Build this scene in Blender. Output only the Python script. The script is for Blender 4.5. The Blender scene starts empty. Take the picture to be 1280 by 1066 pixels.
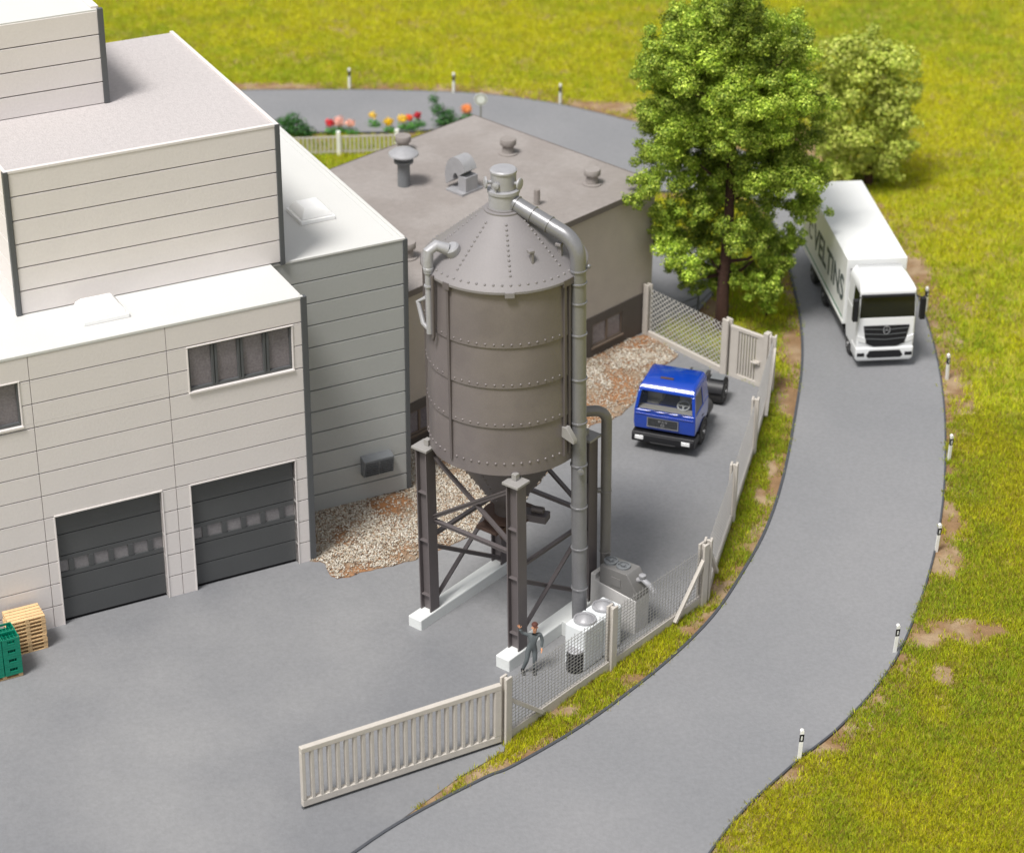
import bpy, math, random
import numpy as np
from mathutils import Vector, Matrix
random.seed(7); RNG = np.random.default_rng(7)
sc = bpy.context.scene
R = math.radians

# ------------------------------------------------------------------ camera
CAM_F, CAM_PITCH, CAM_ROLL = 2942.3, R(29.076), R(-0.491)
CAM = np.array([-0.03, -77.73, 47.0])
_c, _s = math.cos(CAM_PITCH), math.sin(CAM_PITCH)
_f = np.array([0, _c, -_s]); _d = np.array([0, -_s, -_c]); _r = np.array([1.0, 0, 0])
_r2 = math.cos(CAM_ROLL)*_r + math.sin(CAM_ROLL)*_d
_d2 = -math.sin(CAM_ROLL)*_r + math.cos(CAM_ROLL)*_d
cam_data = bpy.data.cameras.new('camera'); cam = bpy.data.objects.new('camera', cam_data)
sc.collection.objects.link(cam); sc.camera = cam
cam_data.sensor_width = 36; cam_data.sensor_fit = 'HORIZONTAL'
cam_data.lens = CAM_F/1280*36
cam_data.clip_start = 1; cam_data.clip_end = 3000
cam.matrix_world = Matrix(((_r2[0], -_d2[0], -_f[0], CAM[0]), (_r2[1], -_d2[1], -_f[1], CAM[1]),
                           (_r2[2], -_d2[2], -_f[2], CAM[2]), (0, 0, 0, 1)))
cam_data.dof.use_dof = True; cam_data.dof.focus_distance = 81.0; cam_data.dof.aperture_fstop = 0.25

# ------------------------------------------------------------------ light
SUN_EL, SUN_AZ = R(62), R(218)       # azimuth clockwise from +Y
w = bpy.data.worlds.new('World'); sc.world = w; w.use_nodes = True
nt = w.node_tree; nt.nodes.clear()
out = nt.nodes.new('ShaderNodeOutputWorld'); bg = nt.nodes.new('ShaderNodeBackground')
sky = nt.nodes.new('ShaderNodeTexSky'); sky.sky_type = 'NISHITA'; sky.sun_disc = False
sky.sun_elevation = SUN_EL; sky.sun_rotation = SUN_AZ; sky.dust_density = 3.0; sky.ozone_density = 1.0; sky.air_density = 1.0
hs = nt.nodes.new('ShaderNodeHueSaturation'); hs.inputs['Saturation'].default_value = 0.18
nt.links.new(sky.outputs[0], hs.inputs['Color']); nt.links.new(hs.outputs[0], bg.inputs[0])
bg.inputs[1].default_value = 0.12
nt.links.new(bg.outputs[0], out.inputs[0])
sl = bpy.data.lights.new('sun', 'SUN'); sl.energy = 3.3; sl.angle = R(15); sl.color = (1.0, 0.965, 0.925)
so = bpy.data.objects.new('sun', sl); sc.collection.objects.link(so)
_sd = Vector((math.sin(SUN_AZ)*math.cos(SUN_EL), math.cos(SUN_AZ)*math.cos(SUN_EL), math.sin(SUN_EL)))
so.rotation_euler = _sd.to_track_quat('Z', 'Y').to_euler()
sc.view_settings.view_transform = 'Standard'; sc.view_settings.look = 'None'
sc.view_settings.exposure = 0.18; sc.view_settings.gamma = 1.0

# ------------------------------------------------------------------ helpers
def ray(px, py):
    return _r2*((px-640)/CAM_F) + _d2*((py-533)/CAM_F) + _f
def at(px, py, z=0.0):
    """photo pixel -> point on the level z"""
    v = ray(px, py); p = CAM + v*(z-CAM[2])/v[2]; return Vector((p[0], p[1], p[2]))
def ats(pts, z=0.0): return [at(p[0], p[1], z) for p in pts]

def mat(name, col, rough=0.6, metal=0.0, var=0.08, nscale=3.0, bump=0.0, bscale=30.0, spec=0.5, coat=0.0, col2=None, c2scale=1.0, c2lo=0.45, c2hi=0.6, coord='Object'):
    m = bpy.data.materials.new(name); m.use_nodes = True
    t = m.node_tree; b = t.nodes['Principled BSDF']
    b.inputs['Roughness'].default_value = rough; b.inputs['Metallic'].default_value = metal
    b.inputs['Specular IOR Level'].default_value = spec
    b.inputs['Coat Weight'].default_value = coat
    tc = t.nodes.new('ShaderNodeTexCoord')
    def noise(scale, detail=4):
        n = t.nodes.new('ShaderNodeTexNoise'); n.inputs['Scale'].default_value = scale; n.inputs['Detail'].default_value = detail
        t.links.new(tc.outputs[coord], n.inputs['Vector']); return n
    n1 = noise(nscale, 5); n2 = noise(nscale*14, 2)
    ad = t.nodes.new('ShaderNodeMath'); ad.operation = 'ADD'
    t.links.new(n1.outputs[0], ad.inputs[0]); t.links.new(n2.outputs[0], ad.inputs[1])
    mr = t.nodes.new('ShaderNodeMapRange'); mr.inputs[1].default_value = 0.6; mr.inputs[2].default_value = 1.4
    mr.inputs[3].default_value = 1-var; mr.inputs[4].default_value = 1+var
    t.links.new(ad.outputs[0], mr.inputs[0])
    mx = t.nodes.new('ShaderNodeVectorMath'); mx.operation = 'SCALE'
    if col2 is not None:
        n3 = noise(c2scale, 6)
        m3 = t.nodes.new('ShaderNodeMapRange'); m3.inputs[1].default_value = c2lo; m3.inputs[2].default_value = c2hi
        t.links.new(n3.outputs[0], m3.inputs[0])
        mm = t.nodes.new('ShaderNodeMix'); mm.data_type = 'RGBA'
        mm.inputs[6].default_value = (*col, 1); mm.inputs[7].default_value = (*col2, 1)
        t.links.new(m3.outputs[0], mm.inputs[0]); t.links.new(mm.outputs[2], mx.inputs[0])
    else:
        mx.inputs[0].default_value = col
    t.links.new(mr.outputs[0], mx.inputs['Scale']); t.links.new(mx.outputs[0], b.inputs['Base Color'])
    if bump:
        nb = noise(bscale, 3); bp = t.nodes.new('ShaderNodeBump'); bp.inputs['Strength'].default_value = bump; bp.inputs['Distance'].default_value = 0.05
        t.links.new(nb.outputs[0], bp.inputs['Height']); t.links.new(bp.outputs[0], b.inputs['Normal'])
    return m
def mat_attr(name, rough=0.7, trans=0.0, spec=0.3):
    """colour from the per-piece attribute 'tint' (each stone / leaf / blade has its own colour)"""
    m = bpy.data.materials.new(name); m.use_nodes = True; t = m.node_tree; b = t.nodes['Principled BSDF']
    a = t.nodes.new('ShaderNodeAttribute'); a.attribute_name = 'tint'
    t.links.new(a.outputs['Color'], b.inputs['Base Color']); b.inputs['Roughness'].default_value = rough
    b.inputs['Specular IOR Level'].default_value = spec
    if trans:
        tr = t.nodes.new('ShaderNodeBsdfTranslucent'); t.links.new(a.outputs['Color'], tr.inputs['Color'])
        ms = t.nodes.new('ShaderNodeMixShader'); ms.inputs[0].default_value = trans
        o = t.nodes['Material Output']
        t.links.new(b.outputs[0], ms.inputs[1]); t.links.new(tr.outputs[0], ms.inputs[2]); t.links.new(ms.outputs[0], o.inputs[0])
    return m
def glass(name, col, rough=0.08, mixv=0.35, bump=0.0):
    m = bpy.data.materials.new(name); m.use_nodes = True; t = m.node_tree; b = t.nodes['Principled BSDF']
    b.inputs['Base Color'].default_value = (*col, 1); b.inputs['Roughness'].default_value = rough
    b.inputs['Specular IOR Level'].default_value = 0.8
    tr = t.nodes.new('ShaderNodeBsdfTransparent'); ms = t.nodes.new('ShaderNodeMixShader'); ms.inputs[0].default_value = mixv
    t.links.new(b.outputs[0], ms.inputs[1]); t.links.new(tr.outputs[0], ms.inputs[2]); t.links.new(ms.outputs[0], t.nodes['Material Output'].inputs[0])
    return m

class MB:
    """collects shapes; build() links them as one mesh object"""
    def __init__(s, M=None): s.v = []; s.f = []; s.M = M
    def add(s, vs, fs, M=None):
        n = len(s.v)
        if M is not None: vs = [M @ Vector(p) for p in vs]
        if s.M is not None: vs = [s.M @ Vector(p) for p in vs]
        s.v += [tuple(p) for p in vs]; s.f += [tuple(i+n for i in f) for f in fs]; return s
    def box(s, x0, x1, y0, y1, z0, z1, M=None):
        return s.add([(x0,y0,z0),(x1,y0,z0),(x1,y1,z0),(x0,y1,z0),(x0,y0,z1),(x1,y0,z1),(x1,y1,z1),(x0,y1,z1)],
                     [(0,3,2,1),(4,5,6,7),(0,1,5,4),(1,2,6,5),(2,3,7,6),(3,0,4,7)], M)
    def bar(s, a, b, w, h, up=(0,0,1)):
        """rectangular bar from a to b, w across, h along 'up'"""
        a = Vector(a); b = Vector(b); d = (b-a).normalized(); up = Vector(up)
        if abs(d.dot(up)) > .98: up = Vector((1,0,0))
        x = d.cross(up).normalized(); y = x.cross(d).normalized()
        P = []
        for q in (a, b):
            for sx, sy in ((-1,-1),(1,-1),(1,1),(-1,1)): P.append(q + x*sx*w/2 + y*sy*h/2)
        return s.add(P, [(0,1,2,3),(7,6,5,4),(0,4,5,1),(1,5,6,2),(2,6,7,3),(3,7,4,0)])
    def tube(s, pts, r, n=12, cap=True):
        pts = [Vector(p) for p in pts]; rs = r if isinstance(r, (list, tuple)) else [r]*len(pts)
        vs = []; fs = []; prevx = None
        for i, p in enumerate(pts):
            d = (pts[min(i+1, len(pts)-1)]-pts[max(i-1, 0)]).normalized()
            if prevx is None:
                up = Vector((0,0,1)) if abs(d.z) < .9 else Vector((1,0,0)); x = d.cross(up).normalized()
            else: x = (prevx - d*prevx.dot(d)).normalized()
            prevx = x; y = d.cross(x)
            for k in range(n):
                a = 2*math.pi*k/n; vs.append(p + (x*math.cos(a)+y*math.sin(a))*rs[i])
        for i in range(len(pts)-1):
            for k in range(n):
                k2 = (k+1) % n; fs.append((i*n+k, i*n+k2, (i+1)*n+k2, (i+1)*n+k))
        if cap:
            fs.append(tuple(range(n))[::-1]); fs.append(tuple((len(pts)-1)*n+k for k in range(n)))
        return s.add(vs, fs)
    def lathe(s, prof, n=32, c=(0,0,0), axis=(0,0,1), cap=True):
        """prof: list of (radius, height) along axis"""
        ax = Vector(axis).normalized(); x = Vector((1,0,0)) if abs(ax.x) < .9 else Vector((0,1,0))
        x = (x-ax*x.dot(ax)).normalized(); y = ax.cross(x); c = Vector(c); vs = []; fs = []
        for r, h in prof:
            for k in range(n):
                a = 2*math.pi*k/n; vs.append(c+ax*h+(x*math.cos(a)+y*math.sin(a))*max(r, 1e-4))
        for i in range(len(prof)-1):
            for k in range(n):
                k2 = (k+1) % n; fs.append((i*n+k, i*n+k2, (i+1)*n+k2, (i+1)*n+k))
        if cap:
            fs.append(tuple(range(n))[::-1]); fs.append(tuple((len(prof)-1)*n+k for k in range(n)))
        return s.add(vs, fs)
    def prism(s, poly, lo, hi, plane='yz'):
        """polygon in a plane, extruded along the third axis from lo to hi"""
        n = len(poly)
        def P(a, b, c): return {'yz': (c, a, b), 'xz': (a, c, b), 'xy': (a, b, c)}[plane]
        vs = [P(a, b, lo) for a, b in poly]+[P(a, b, hi) for a, b in poly]
        fs = [tuple(range(n))[::-1], tuple(range(n, 2*n))]+[(i, (i+1) % n, n+(i+1) % n, n+i) for i in range(n)]
        return s.add(vs, fs)
    def ball(s, c, r, seg=8, ring=5, half=False, axis=(0,0,1)):
        prof = []
        for i in range(ring+1):
            a = (-math.pi/2 if not half else 0)+(math.pi if not half else math.pi/2)*i/ring
            prof.append((r*math.cos(a), r*math.sin(a)))
        return s.lathe(prof, seg, c, axis)
    def build(s, name, m, parent=None, bevel=0, seg=2, smooth=True, ang=35):
        me = bpy.data.meshes.new(name); me.from_pydata(s.v, [], s.f); me.update()
        import bmesh
        b = bmesh.new(); b.from_mesh(me); bmesh.ops.recalc_face_normals(b, faces=b.faces); b.to_mesh(me); b.free()
        o = bpy.data.objects.new(name, me); sc.collection.objects.link(o)
        me.materials.append(m)
        if smooth:
            me.shade_smooth()
            if not bevel: me.set_sharp_from_angle(angle=R(ang))
        if bevel:
            md = o.modifiers.new('bevel', 'BEVEL'); md.width = bevel; md.segments = seg; md.limit_method = 'ANGLE'; md.angle_limit = R(40); md.harden_normals = True
        if parent is not None: o.parent = parent
        return o
def tag(o, label=None, cat=None, group=None, kind=None):
    if label: o['label'] = label
    if cat: o['category'] = cat
    if group: o['group'] = group
    if kind: o['kind'] = kind
    return o
def empty(name, loc=(0,0,0), rz=0.0):
    o = bpy.data.objects.new(name, None); sc.collection.objects.link(o)
    o.location = loc; o.rotation_euler = (0, 0, rz); o.empty_display_size = .3; return o
def copy_tree(o, parent=None):
    c = o.copy(); sc.collection.objects.link(c); c.parent = parent
    for ch in [x for x in KIDS.get(o.name, [])]: copy_tree(ch, c)
    return c
KIDS = {}
def remember(root):
    """note the children of a prototype before it is copied"""
    for o in list(sc.objects):
        if o.parent is not None:
            KIDS.setdefault(o.parent.name, [])
            if o not in KIDS[o.parent.name]: KIDS[o.parent.name].append(o)
def raw_mesh(name, V, F, m, tint=None, nper=4, parent=None):
    """V (N,3) array, F (M,k) array, tint (N,3) colour per vertex"""
    me = bpy.data.meshes.new(name); k = F.shape[1]
    me.vertices.add(len(V)); me.vertices.foreach_set('co', V.astype(np.float32).ravel())
    me.loops.add(F.size); me.loops.foreach_set('vertex_index', F.astype(np.int32).ravel())
    me.polygons.add(len(F)); me.polygons.foreach_set('loop_start', np.arange(0, F.size, k, dtype=np.int32))
    me.polygons.foreach_set('loop_total', np.full(len(F), k, dtype=np.int32))
    me.update(calc_edges=True)
    if tint is not None:
        at_ = me.attributes.new('tint', 'FLOAT_COLOR', 'POINT')
        at_.data.foreach_set('color', np.concatenate([tint, np.ones((len(tint), 1))], 1).astype(np.float32).ravel())
    me.materials.append(m); o = bpy.data.objects.new(name, me); sc.collection.objects.link(o)
    if parent is not None: o.parent = parent
    return o
def smooth_line(pts, sub=8, closed=False):
    P = [Vector(p) for p in pts]; n = len(P); out_ = []
    rng = n if closed else n-1
    for i in range(rng):
        g = lambda k: P[k % n] if closed else P[max(0, min(n-1, k))]
        p0, p1, p2, p3 = g(i-1), g(i), g(i+1), g(i+2)
        for j in range(sub):
            t_ = j/sub
            out_.append(0.5*((2*p1)+(-p0+p2)*t_+(2*p0-5*p1+4*p2-p3)*t_*t_+(-p0+3*p1-3*p2+p3)*t_**3))
    if not closed: out_.append(P[-1])
    return out_
def inpoly(X, Y, poly):
    res = np.zeros(len(X), bool); n = len(poly)
    for i in range(n):
        x1, y1 = poly[i][0], poly[i][1]; x2, y2 = poly[(i+1) % n][0], poly[(i+1) % n][1]
        if y1 == y2: continue
        c = ((y1 > Y) != (y2 > Y)) & (X < (x2-x1)*(Y-y1)/(y2-y1)+x1); res ^= c
    return res
def vnoise(X, Y, s, seed=0):
    """cheap smooth value noise 0..1"""
    g = np.random.default_rng(seed).random((64, 64))
    x = X/s; y = Y/s; xi = np.floor(x).astype(int); yi = np.floor(y).astype(int); fx = x-xi; fy = y-yi
    fx = fx*fx*(3-2*fx); fy = fy*fy*(3-2*fy); G = lambda a, b: g[a % 64, b % 64]
    return (G(xi, yi)*(1-fx)+G(xi+1, yi)*fx)*(1-fy)+(G(xi, yi+1)*(1-fx)+G(xi+1, yi+1)*fx)*fy
def slab(name, poly, z0, z1, m, kind='structure'):
    """flat sheet with skirt, polygon of (x,y)"""
    n = len(poly); vs = [(p[0], p[1], z1) for p in poly]+[(p[0], p[1], z0) for p in poly]
    b = MB(); b.add(vs, [tuple(range(n))]+[(i, (i+1) % n, n+(i+1) % n, n+i) for i in range(n)])
    import bmesh
    me = bpy.data.meshes.new(name); me.from_pydata(b.v, [], b.f)
    bm = bmesh.new(); bm.from_mesh(me); bmesh.ops.recalc_face_normals(bm, faces=bm.faces)
    bmesh.ops.triangulate(bm, faces=[f for f in bm.faces if len(f.verts) > 4]); bm.to_mesh(me); bm.free()
    up = [p for p in me.polygons if abs(p.normal.z) > .5]
    if up and up[0].normal.z < 0: me.flip_normals()
    o = bpy.data.objects.new(name, me); sc.collection.objects.link(o); me.materials.append(m)
    if kind: o['kind'] = kind
    return o
def text_mesh(name, txt, size, m, parent, M, depth=0.004, bold=0.0):
    cu = bpy.data.curves.new(name, 'FONT'); cu.body = txt; cu.size = size; cu.extrude = depth; cu.align_x = 'CENTER'; cu.align_y = 'CENTER'; cu.offset = bold
    to = bpy.data.objects.new(name+'_tmp', cu); sc.collection.objects.link(to)
    dg = bpy.context.evaluated_depsgraph_get(); me = bpy.data.meshes.new_from_object(to.evaluated_get(dg))
    bpy.data.objects.remove(to); bpy.data.curves.remove(cu)
    me.materials.clear(); me.materials.append(m); me.transform(M)
    o = bpy.data.objects.new(name, me); sc.collection.objects.link(o); o.parent = parent; return o

# ------------------------------------------------------------------ materials
M_ = dict(
    asphalt=mat('asphalt', (.20,.204,.213), .75, var=.12, nscale=7, bump=.25, bscale=14, col2=(.235,.236,.243), c2scale=.1, spec=.25, c2lo=.35, c2hi=.65),
    yard=mat('yard_asphalt', (.18,.184,.194), .7, var=.12, nscale=7, bump=.2, bscale=12, col2=(.245,.246,.25), c2scale=.11, spec=.3, c2lo=.35, c2hi=.62),
    kerb=mat('road_edge', (.06,.065,.075), .7, var=.25, nscale=4),
    soil=mat('soil', (.24,.15,.08), .95, var=.25, nscale=2, bump=.8, bscale=9, col2=(.33,.24,.15), c2scale=.7, spec=.1),
    gravel=mat('gravel_bed', (.27,.2,.14), .95, var=.4, nscale=5, bump=.8, bscale=10, col2=(.3,.15,.07), c2scale=.5, spec=.1),
    stone=mat_attr('gravel_stone', .85), leaf=mat_attr('leaf', .55, .3), blade=mat_attr('grass_blade', .6, .4),
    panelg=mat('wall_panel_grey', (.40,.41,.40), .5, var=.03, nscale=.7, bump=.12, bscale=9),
    panel=mat('wall_panel', (.69,.65,.632), .55, var=.035, nscale=.7, bump=.12, bscale=9),
    white_roof=mat('white_roof', (.60,.60,.58), .6, var=.02, nscale=.8, bump=.1, bscale=10),
    grit_roof=mat('grit_roof', (.47,.44,.435), .85, var=.12, nscale=6, bump=.5, bscale=16, spec=.15),
    back=mat('wall_core', (.36,.35,.34), .8),
    dgrey=mat('dark_grey_trim', (.085,.09,.095), .5, var=.06),
    door=mat('door_grey', (.075,.078,.08), .5, var=.08, nscale=1.0, bump=.08),
    frost2=mat('door_glass', (.19,.18,.185), .25, var=.2, nscale=1.2, bump=.1, bscale=5, spec=.7),
    frost=mat('frosted_glass', (.2,.18,.19), .2, var=.3, nscale=.9, bump=.12, bscale=5, spec=.7),
    skyl=mat('skylight_white', (.85,.85,.84), .35, var=.01),
    ventg=mat('vent_grey', (.17,.18,.19), .45, var=.1),
    plaster=mat('plaster', (.43,.38,.325), .85, var=.07, nscale=1.2, bump=.35, bscale=8, spec=.2),
    plinth=mat('dark_plinth', (.085,.072,.062), .7, var=.12, nscale=2, bump=.2),
    felt=mat('roof_felt', (.265,.24,.225), .9, var=.1, nscale=4, bump=.5, bscale=14, col2=(.3,.275,.26), c2scale=.4, spec=.12),
    fascia=mat('fascia', (.13,.11,.1), .7), wframe=mat('brown_frame', (.16,.12,.09), .6),
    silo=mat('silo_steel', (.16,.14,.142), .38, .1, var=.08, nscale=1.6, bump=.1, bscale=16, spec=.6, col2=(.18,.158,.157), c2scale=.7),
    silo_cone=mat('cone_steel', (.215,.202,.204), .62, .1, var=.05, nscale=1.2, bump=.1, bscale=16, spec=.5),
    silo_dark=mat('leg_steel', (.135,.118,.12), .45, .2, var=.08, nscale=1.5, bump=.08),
    plate=mat('cap_plate', (.3,.29,.28), .5, .1), pipe=mat('pipe_metal', (.225,.225,.235), .34, .35, var=.12, nscale=2, bump=.12, bscale=8),
    pipe2=mat('pipe_dark', (.2,.19,.18), .38, .3, var=.1, nscale=1.5),
    silver=mat('silver', (.34,.34,.355), .42, .12, var=.12, nscale=4, bump=.15, bscale=10), rust=mat('rust_plate', (.1,.06,.045), .6, .2, var=.3),
    concrete=mat('light_concrete', (.68,.7,.69), .6, var=.04, nscale=2, bump=.15, bscale=12),
    concrete2=mat('box_grey', (.52,.51,.5), .65, var=.05, nscale=2, bump=.1),
    tankw=mat('tank_white', (.72,.75,.76), .4, var=.04, nscale=2),
    fence=mat('fence_concrete', (.5,.465,.42), .65, var=.08, nscale=2, bump=.15, bscale=12),
    wire=mat('fence_wire', (.42,.41,.4), .5, .1), rail=mat('railing_grey', (.12,.13,.14), .5),
    blue=mat('truck_blue', (.004,.045,.36), .16, 0, var=.02, spec=.6, coat=.6), white=mat('truck_white', (.8,.81,.82), .25, var=.01, coat=.3),
    boxw=mat('cargo_white', (.78,.79,.78), .4, var=.015), black=mat('black_plastic', (.015,.015,.017), .4, spec=.25), tyre=mat('tyre', (.028,.027,.027), .75, var=.15),
    chassis=mat('chassis', (.05,.05,.052), .5), rimg=mat('rim_grey', (.3,.3,.3), .35, .6), lamp=mat('lamp_lens', (.75,.76,.76), .12, spec=.9),
    seat=mat('cab_interior', (.45,.44,.41), .7), chrome=mat('chrome', (.7,.7,.7), .15, 1.0), letter=mat('lettering', (.07,.09,.09), .6),
    green=mat('crate_green', (.0,.20,.12), .4, var=.1, nscale=5), logo_green=mat('sign_green', (.02,.2,.1), .5),
    wood=mat('pallet_wood', (.72,.5,.26), .7, var=.12, nscale=2.5, bump=.2, col2=(.62,.42,.22), c2scale=2),
    pwhite=mat('post_white', (.82,.82,.8), .5), overall=mat('overalls', (.1,.115,.12), .8, var=.12, nscale=8),
    skin=mat('skin', (.68,.34,.19), .6, var=.04), cap=mat('cap_brown', (.09,.03,.02), .7), shoe=mat('shoe', (.02,.02,.02), .5),
    bark=mat('bark', (.05,.022,.015), .9, var=.3, nscale=5, bump=.8, bscale=8),
)
M_['wind'] = glass('windscreen', (.03,.035,.04), .05, .6)
M_['darkglass'] = mat('dark_glass', (.012,.013,.014), .12, spec=.5)
M_['pump'] = mat('pump_grey', (.19,.185,.18), .4, .1, var=.1)
M_['wire2'] = mat('bright_wire', (.52,.51,.48), .5)
# ------------------------------------------------------------------ setting
GROUND = mat('field_soil', (.30,.28,.035), .95, var=.2, nscale=1.5, bump=.6, bscale=6, col2=(.27,.20,.09), c2scale=.35, spec=.1, c2lo=.5, c2hi=.62)
g = MB(); g.add([(-900,-600,0),(900,-600,0),(900,1500,0),(-900,1500,0)], [(0,1,2,3)])
tag(g.build('ground', GROUND, smooth=False), kind='structure')

RL = [(330,1150),(480,1040),(600,975),(640,958),(720,912),(790,862),(850,812),(895,765),(930,712),(958,660),(978,600),(992,530),(1002,460),(1001,405),(990,350),(976,300),(955,262),(920,238),(880,238),(830,240),(770,225),(700,190),(600,158),(540,163),(480,166),(400,166),(330,166),(150,170)]
RR = [(800,1200),(905,1040),(985,960),(1052,905),(1112,835),(1145,765),(1168,690),(1180,610),(1181,520),(1172,450),(1155,390),(1128,330),(1095,280),(1060,248),(1010,222),(950,196),(880,175),(800,154),(735,138),(680,127),(600,117),(500,113),(400,112),(250,114),(100,122)]
ZR = 0.10
rl = smooth_line(ats(RL, ZR), 8); rr = smooth_line(ats(RR, ZR), 8)
ROAD = [(p.x, p.y) for p in rl]+[(p.x, p.y) for p in reversed(rr)]
slab('road', ROAD, -.3, ZR, M_['asphalt'])
def strip(name, line, wdt, z0, z1, m):
    L = []; Rr = []
    for i, p in enumerate(line):
        d = (line[min(i+1, len(line)-1)]-line[max(i-1, 0)]); d.z = 0; d.normalize(); nrm = Vector((-d.y, d.x, 0))
        L.append(p+nrm*wdt/2); Rr.append(p-nrm*wdt/2)
    b = MB(); n = len(line)
    vs = [(p.x,p.y,z1) for p in L]+[(p.x,p.y,z1) for p in Rr]+[(p.x,p.y,z0) for p in L]+[(p.x,p.y,z0) for p in Rr]
    fs = []
    for i in range(n-1): fs += [(i,i+1,n+i+1,n+i), (2*n+i,i,i+1,2*n+i+1)[::-1], (n+i,3*n+i,3*n+i+1,n+i+1)[::-1]]
    fs += [(0,n,3*n,2*n), (n-1,2*n-1,4*n-1,3*n-1)]
    b.add(vs, fs); return b.build(name, m, smooth=False)
tag(strip('road_edging', rl, .1, -.2, ZR+.05, M_['kerb']), kind='structure')
tag(strip('road_edging', rr, .07, -.2, ZR+.012, M_['kerb']), kind='structure')

tag(strip('soil_verge', [p+Vector((0,0,0)) for p in rr], 2.6, -.1, .022, M_['soil']), kind='structure')
tag(strip('soil_verge', [p+Vector((0,0,0)) for p in rl], 1.1, -.1, .026, M_['soil']), kind='structure')
FP = [at(632,928), at(763,836), at(880.5,753), at(913.5,653), at(940,569), at(962,489), at(906,468), at(808,419)]
YARD = [(p.x, p.y) for p in FP[:6]]+[(p.x,p.y) for p in (FP[6], FP[7])]
YARD += [(p.x,p.y) for p in ats([(800,395),(600,330),(100,330),(-400,500),(-500,1300),(250,1190),(420,1085),(520,1012),(575,972),(630,940)])]
ZY = .055
slab('yard', YARD, -.3, ZY, M_['yard'])
# side road by the hall
SIDE = [(p.x,p.y) for p in ats([(812,415),(835,399),(872,391),(890,371),(899,352),(905,335),(880,315),(840,296),(812,282),(760,262),(740,350)])]
slab('side_road', SIDE, -.3, .07, M_['asphalt'])
GR1 = [(385,700),(393,702),(405,703),(419,722),(440,719),(465,712),(495,706),(524,697),(556,684),(584,673),(612,655),(640,640),(668,610),(700,575),(740,532),(765,526),(792,503),(800,480),(822,462),(846,446),(836,434),(812,416),(735,440),(500,500),(380,640)]
gr = smooth_line(ats(GR1[:22], .06), 5)
for i, p in enumerate(gr):
    if 8 < i < len(gr)-6: p.x += random.uniform(-.06,.06); p.y += random.uniform(-.06,.06)
GRAV = [(p.x,p.y) for p in gr]+[(p.x,p.y) for p in ats([(735,440),(500,500),(380,640)])]
slab('gravel_strip', GRAV, 0, .075, M_['gravel'])
# soil verges
def sheet(name, pts, z, m): return slab(name, [(p.x,p.y) for p in smooth_line(ats(pts), 4, True)], z-.03, z, m)

# ---- gravel stones
def stones(poly, n, smin, smax, seed):
    r = np.random.default_rng(seed); P = np.array(poly); lo = P.min(0); hi = P.max(0)
    X = r.uniform(lo[0], hi[0], n*3); Y = r.uniform(lo[1], hi[1], n*3); k = inpoly(X, Y, poly); X = X[k][:n]; Y = Y[k][:n]
    # bare soil patches
    nz = vnoise(X+40, Y+40, 1.6, 3)*.65+vnoise(X, Y, .5, 4)*.35; keep = r.random(len(X)) < np.clip((.66-.16*(X>1.5)-nz)*5, .16, 1); X = X[keep]; Y = Y[keep]
    n = len(X); base = np.array([(1,0,0),(-1,0,0),(0,1,0),(0,-1,0),(0,0,1),(0,0,-1)], float)
    F0 = np.array([(0,2,4),(2,1,4),(1,3,4),(3,0,4),(2,0,5),(1,2,5),(3,1,5),(0,3,5)])
    S = r.uniform(smin, smax, (n,1,1))*r.uniform(.6,1.2,(n,6,1)); V = base[None]*S; V[:,:,2] *= .8
    a = r.uniform(0, 6.28, n); c, s_ = np.cos(a)[:,None], np.sin(a)[:,None]
    x = V[:,:,0]*c-V[:,:,1]*s_; y = V[:,:,0]*s_+V[:,:,1]*c
    V = np.stack([x+X[:,None], y+Y[:,None], V[:,:,2]+.085+r.uniform(0,.05,(n,1))], 2).reshape(-1,3)
    F = (F0[None]+6*np.arange(n)[:,None,None]).reshape(-1,3)
    pal = np.array([(.52,.47,.38),(.42,.36,.28),(.66,.63,.56),(.3,.19,.12),(.17,.12,.09),(.4,.28,.18),(.56,.52,.45)])
    t = pal[r.choice(len(pal), n, p=[.24,.2,.2,.09,.05,.08,.14])]*r.uniform(.8,1.15,(n,1)); t = np.repeat(t, 6, 0)
    return V, F, t
V, F, t = stones(GRAV, 90000, .022, .055, 5)
tag(raw_mesh('gravel', V, F, M_['stone'], t), 'loose light and brown gravel along the building walls', 'gravel', kind='stuff')

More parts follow.
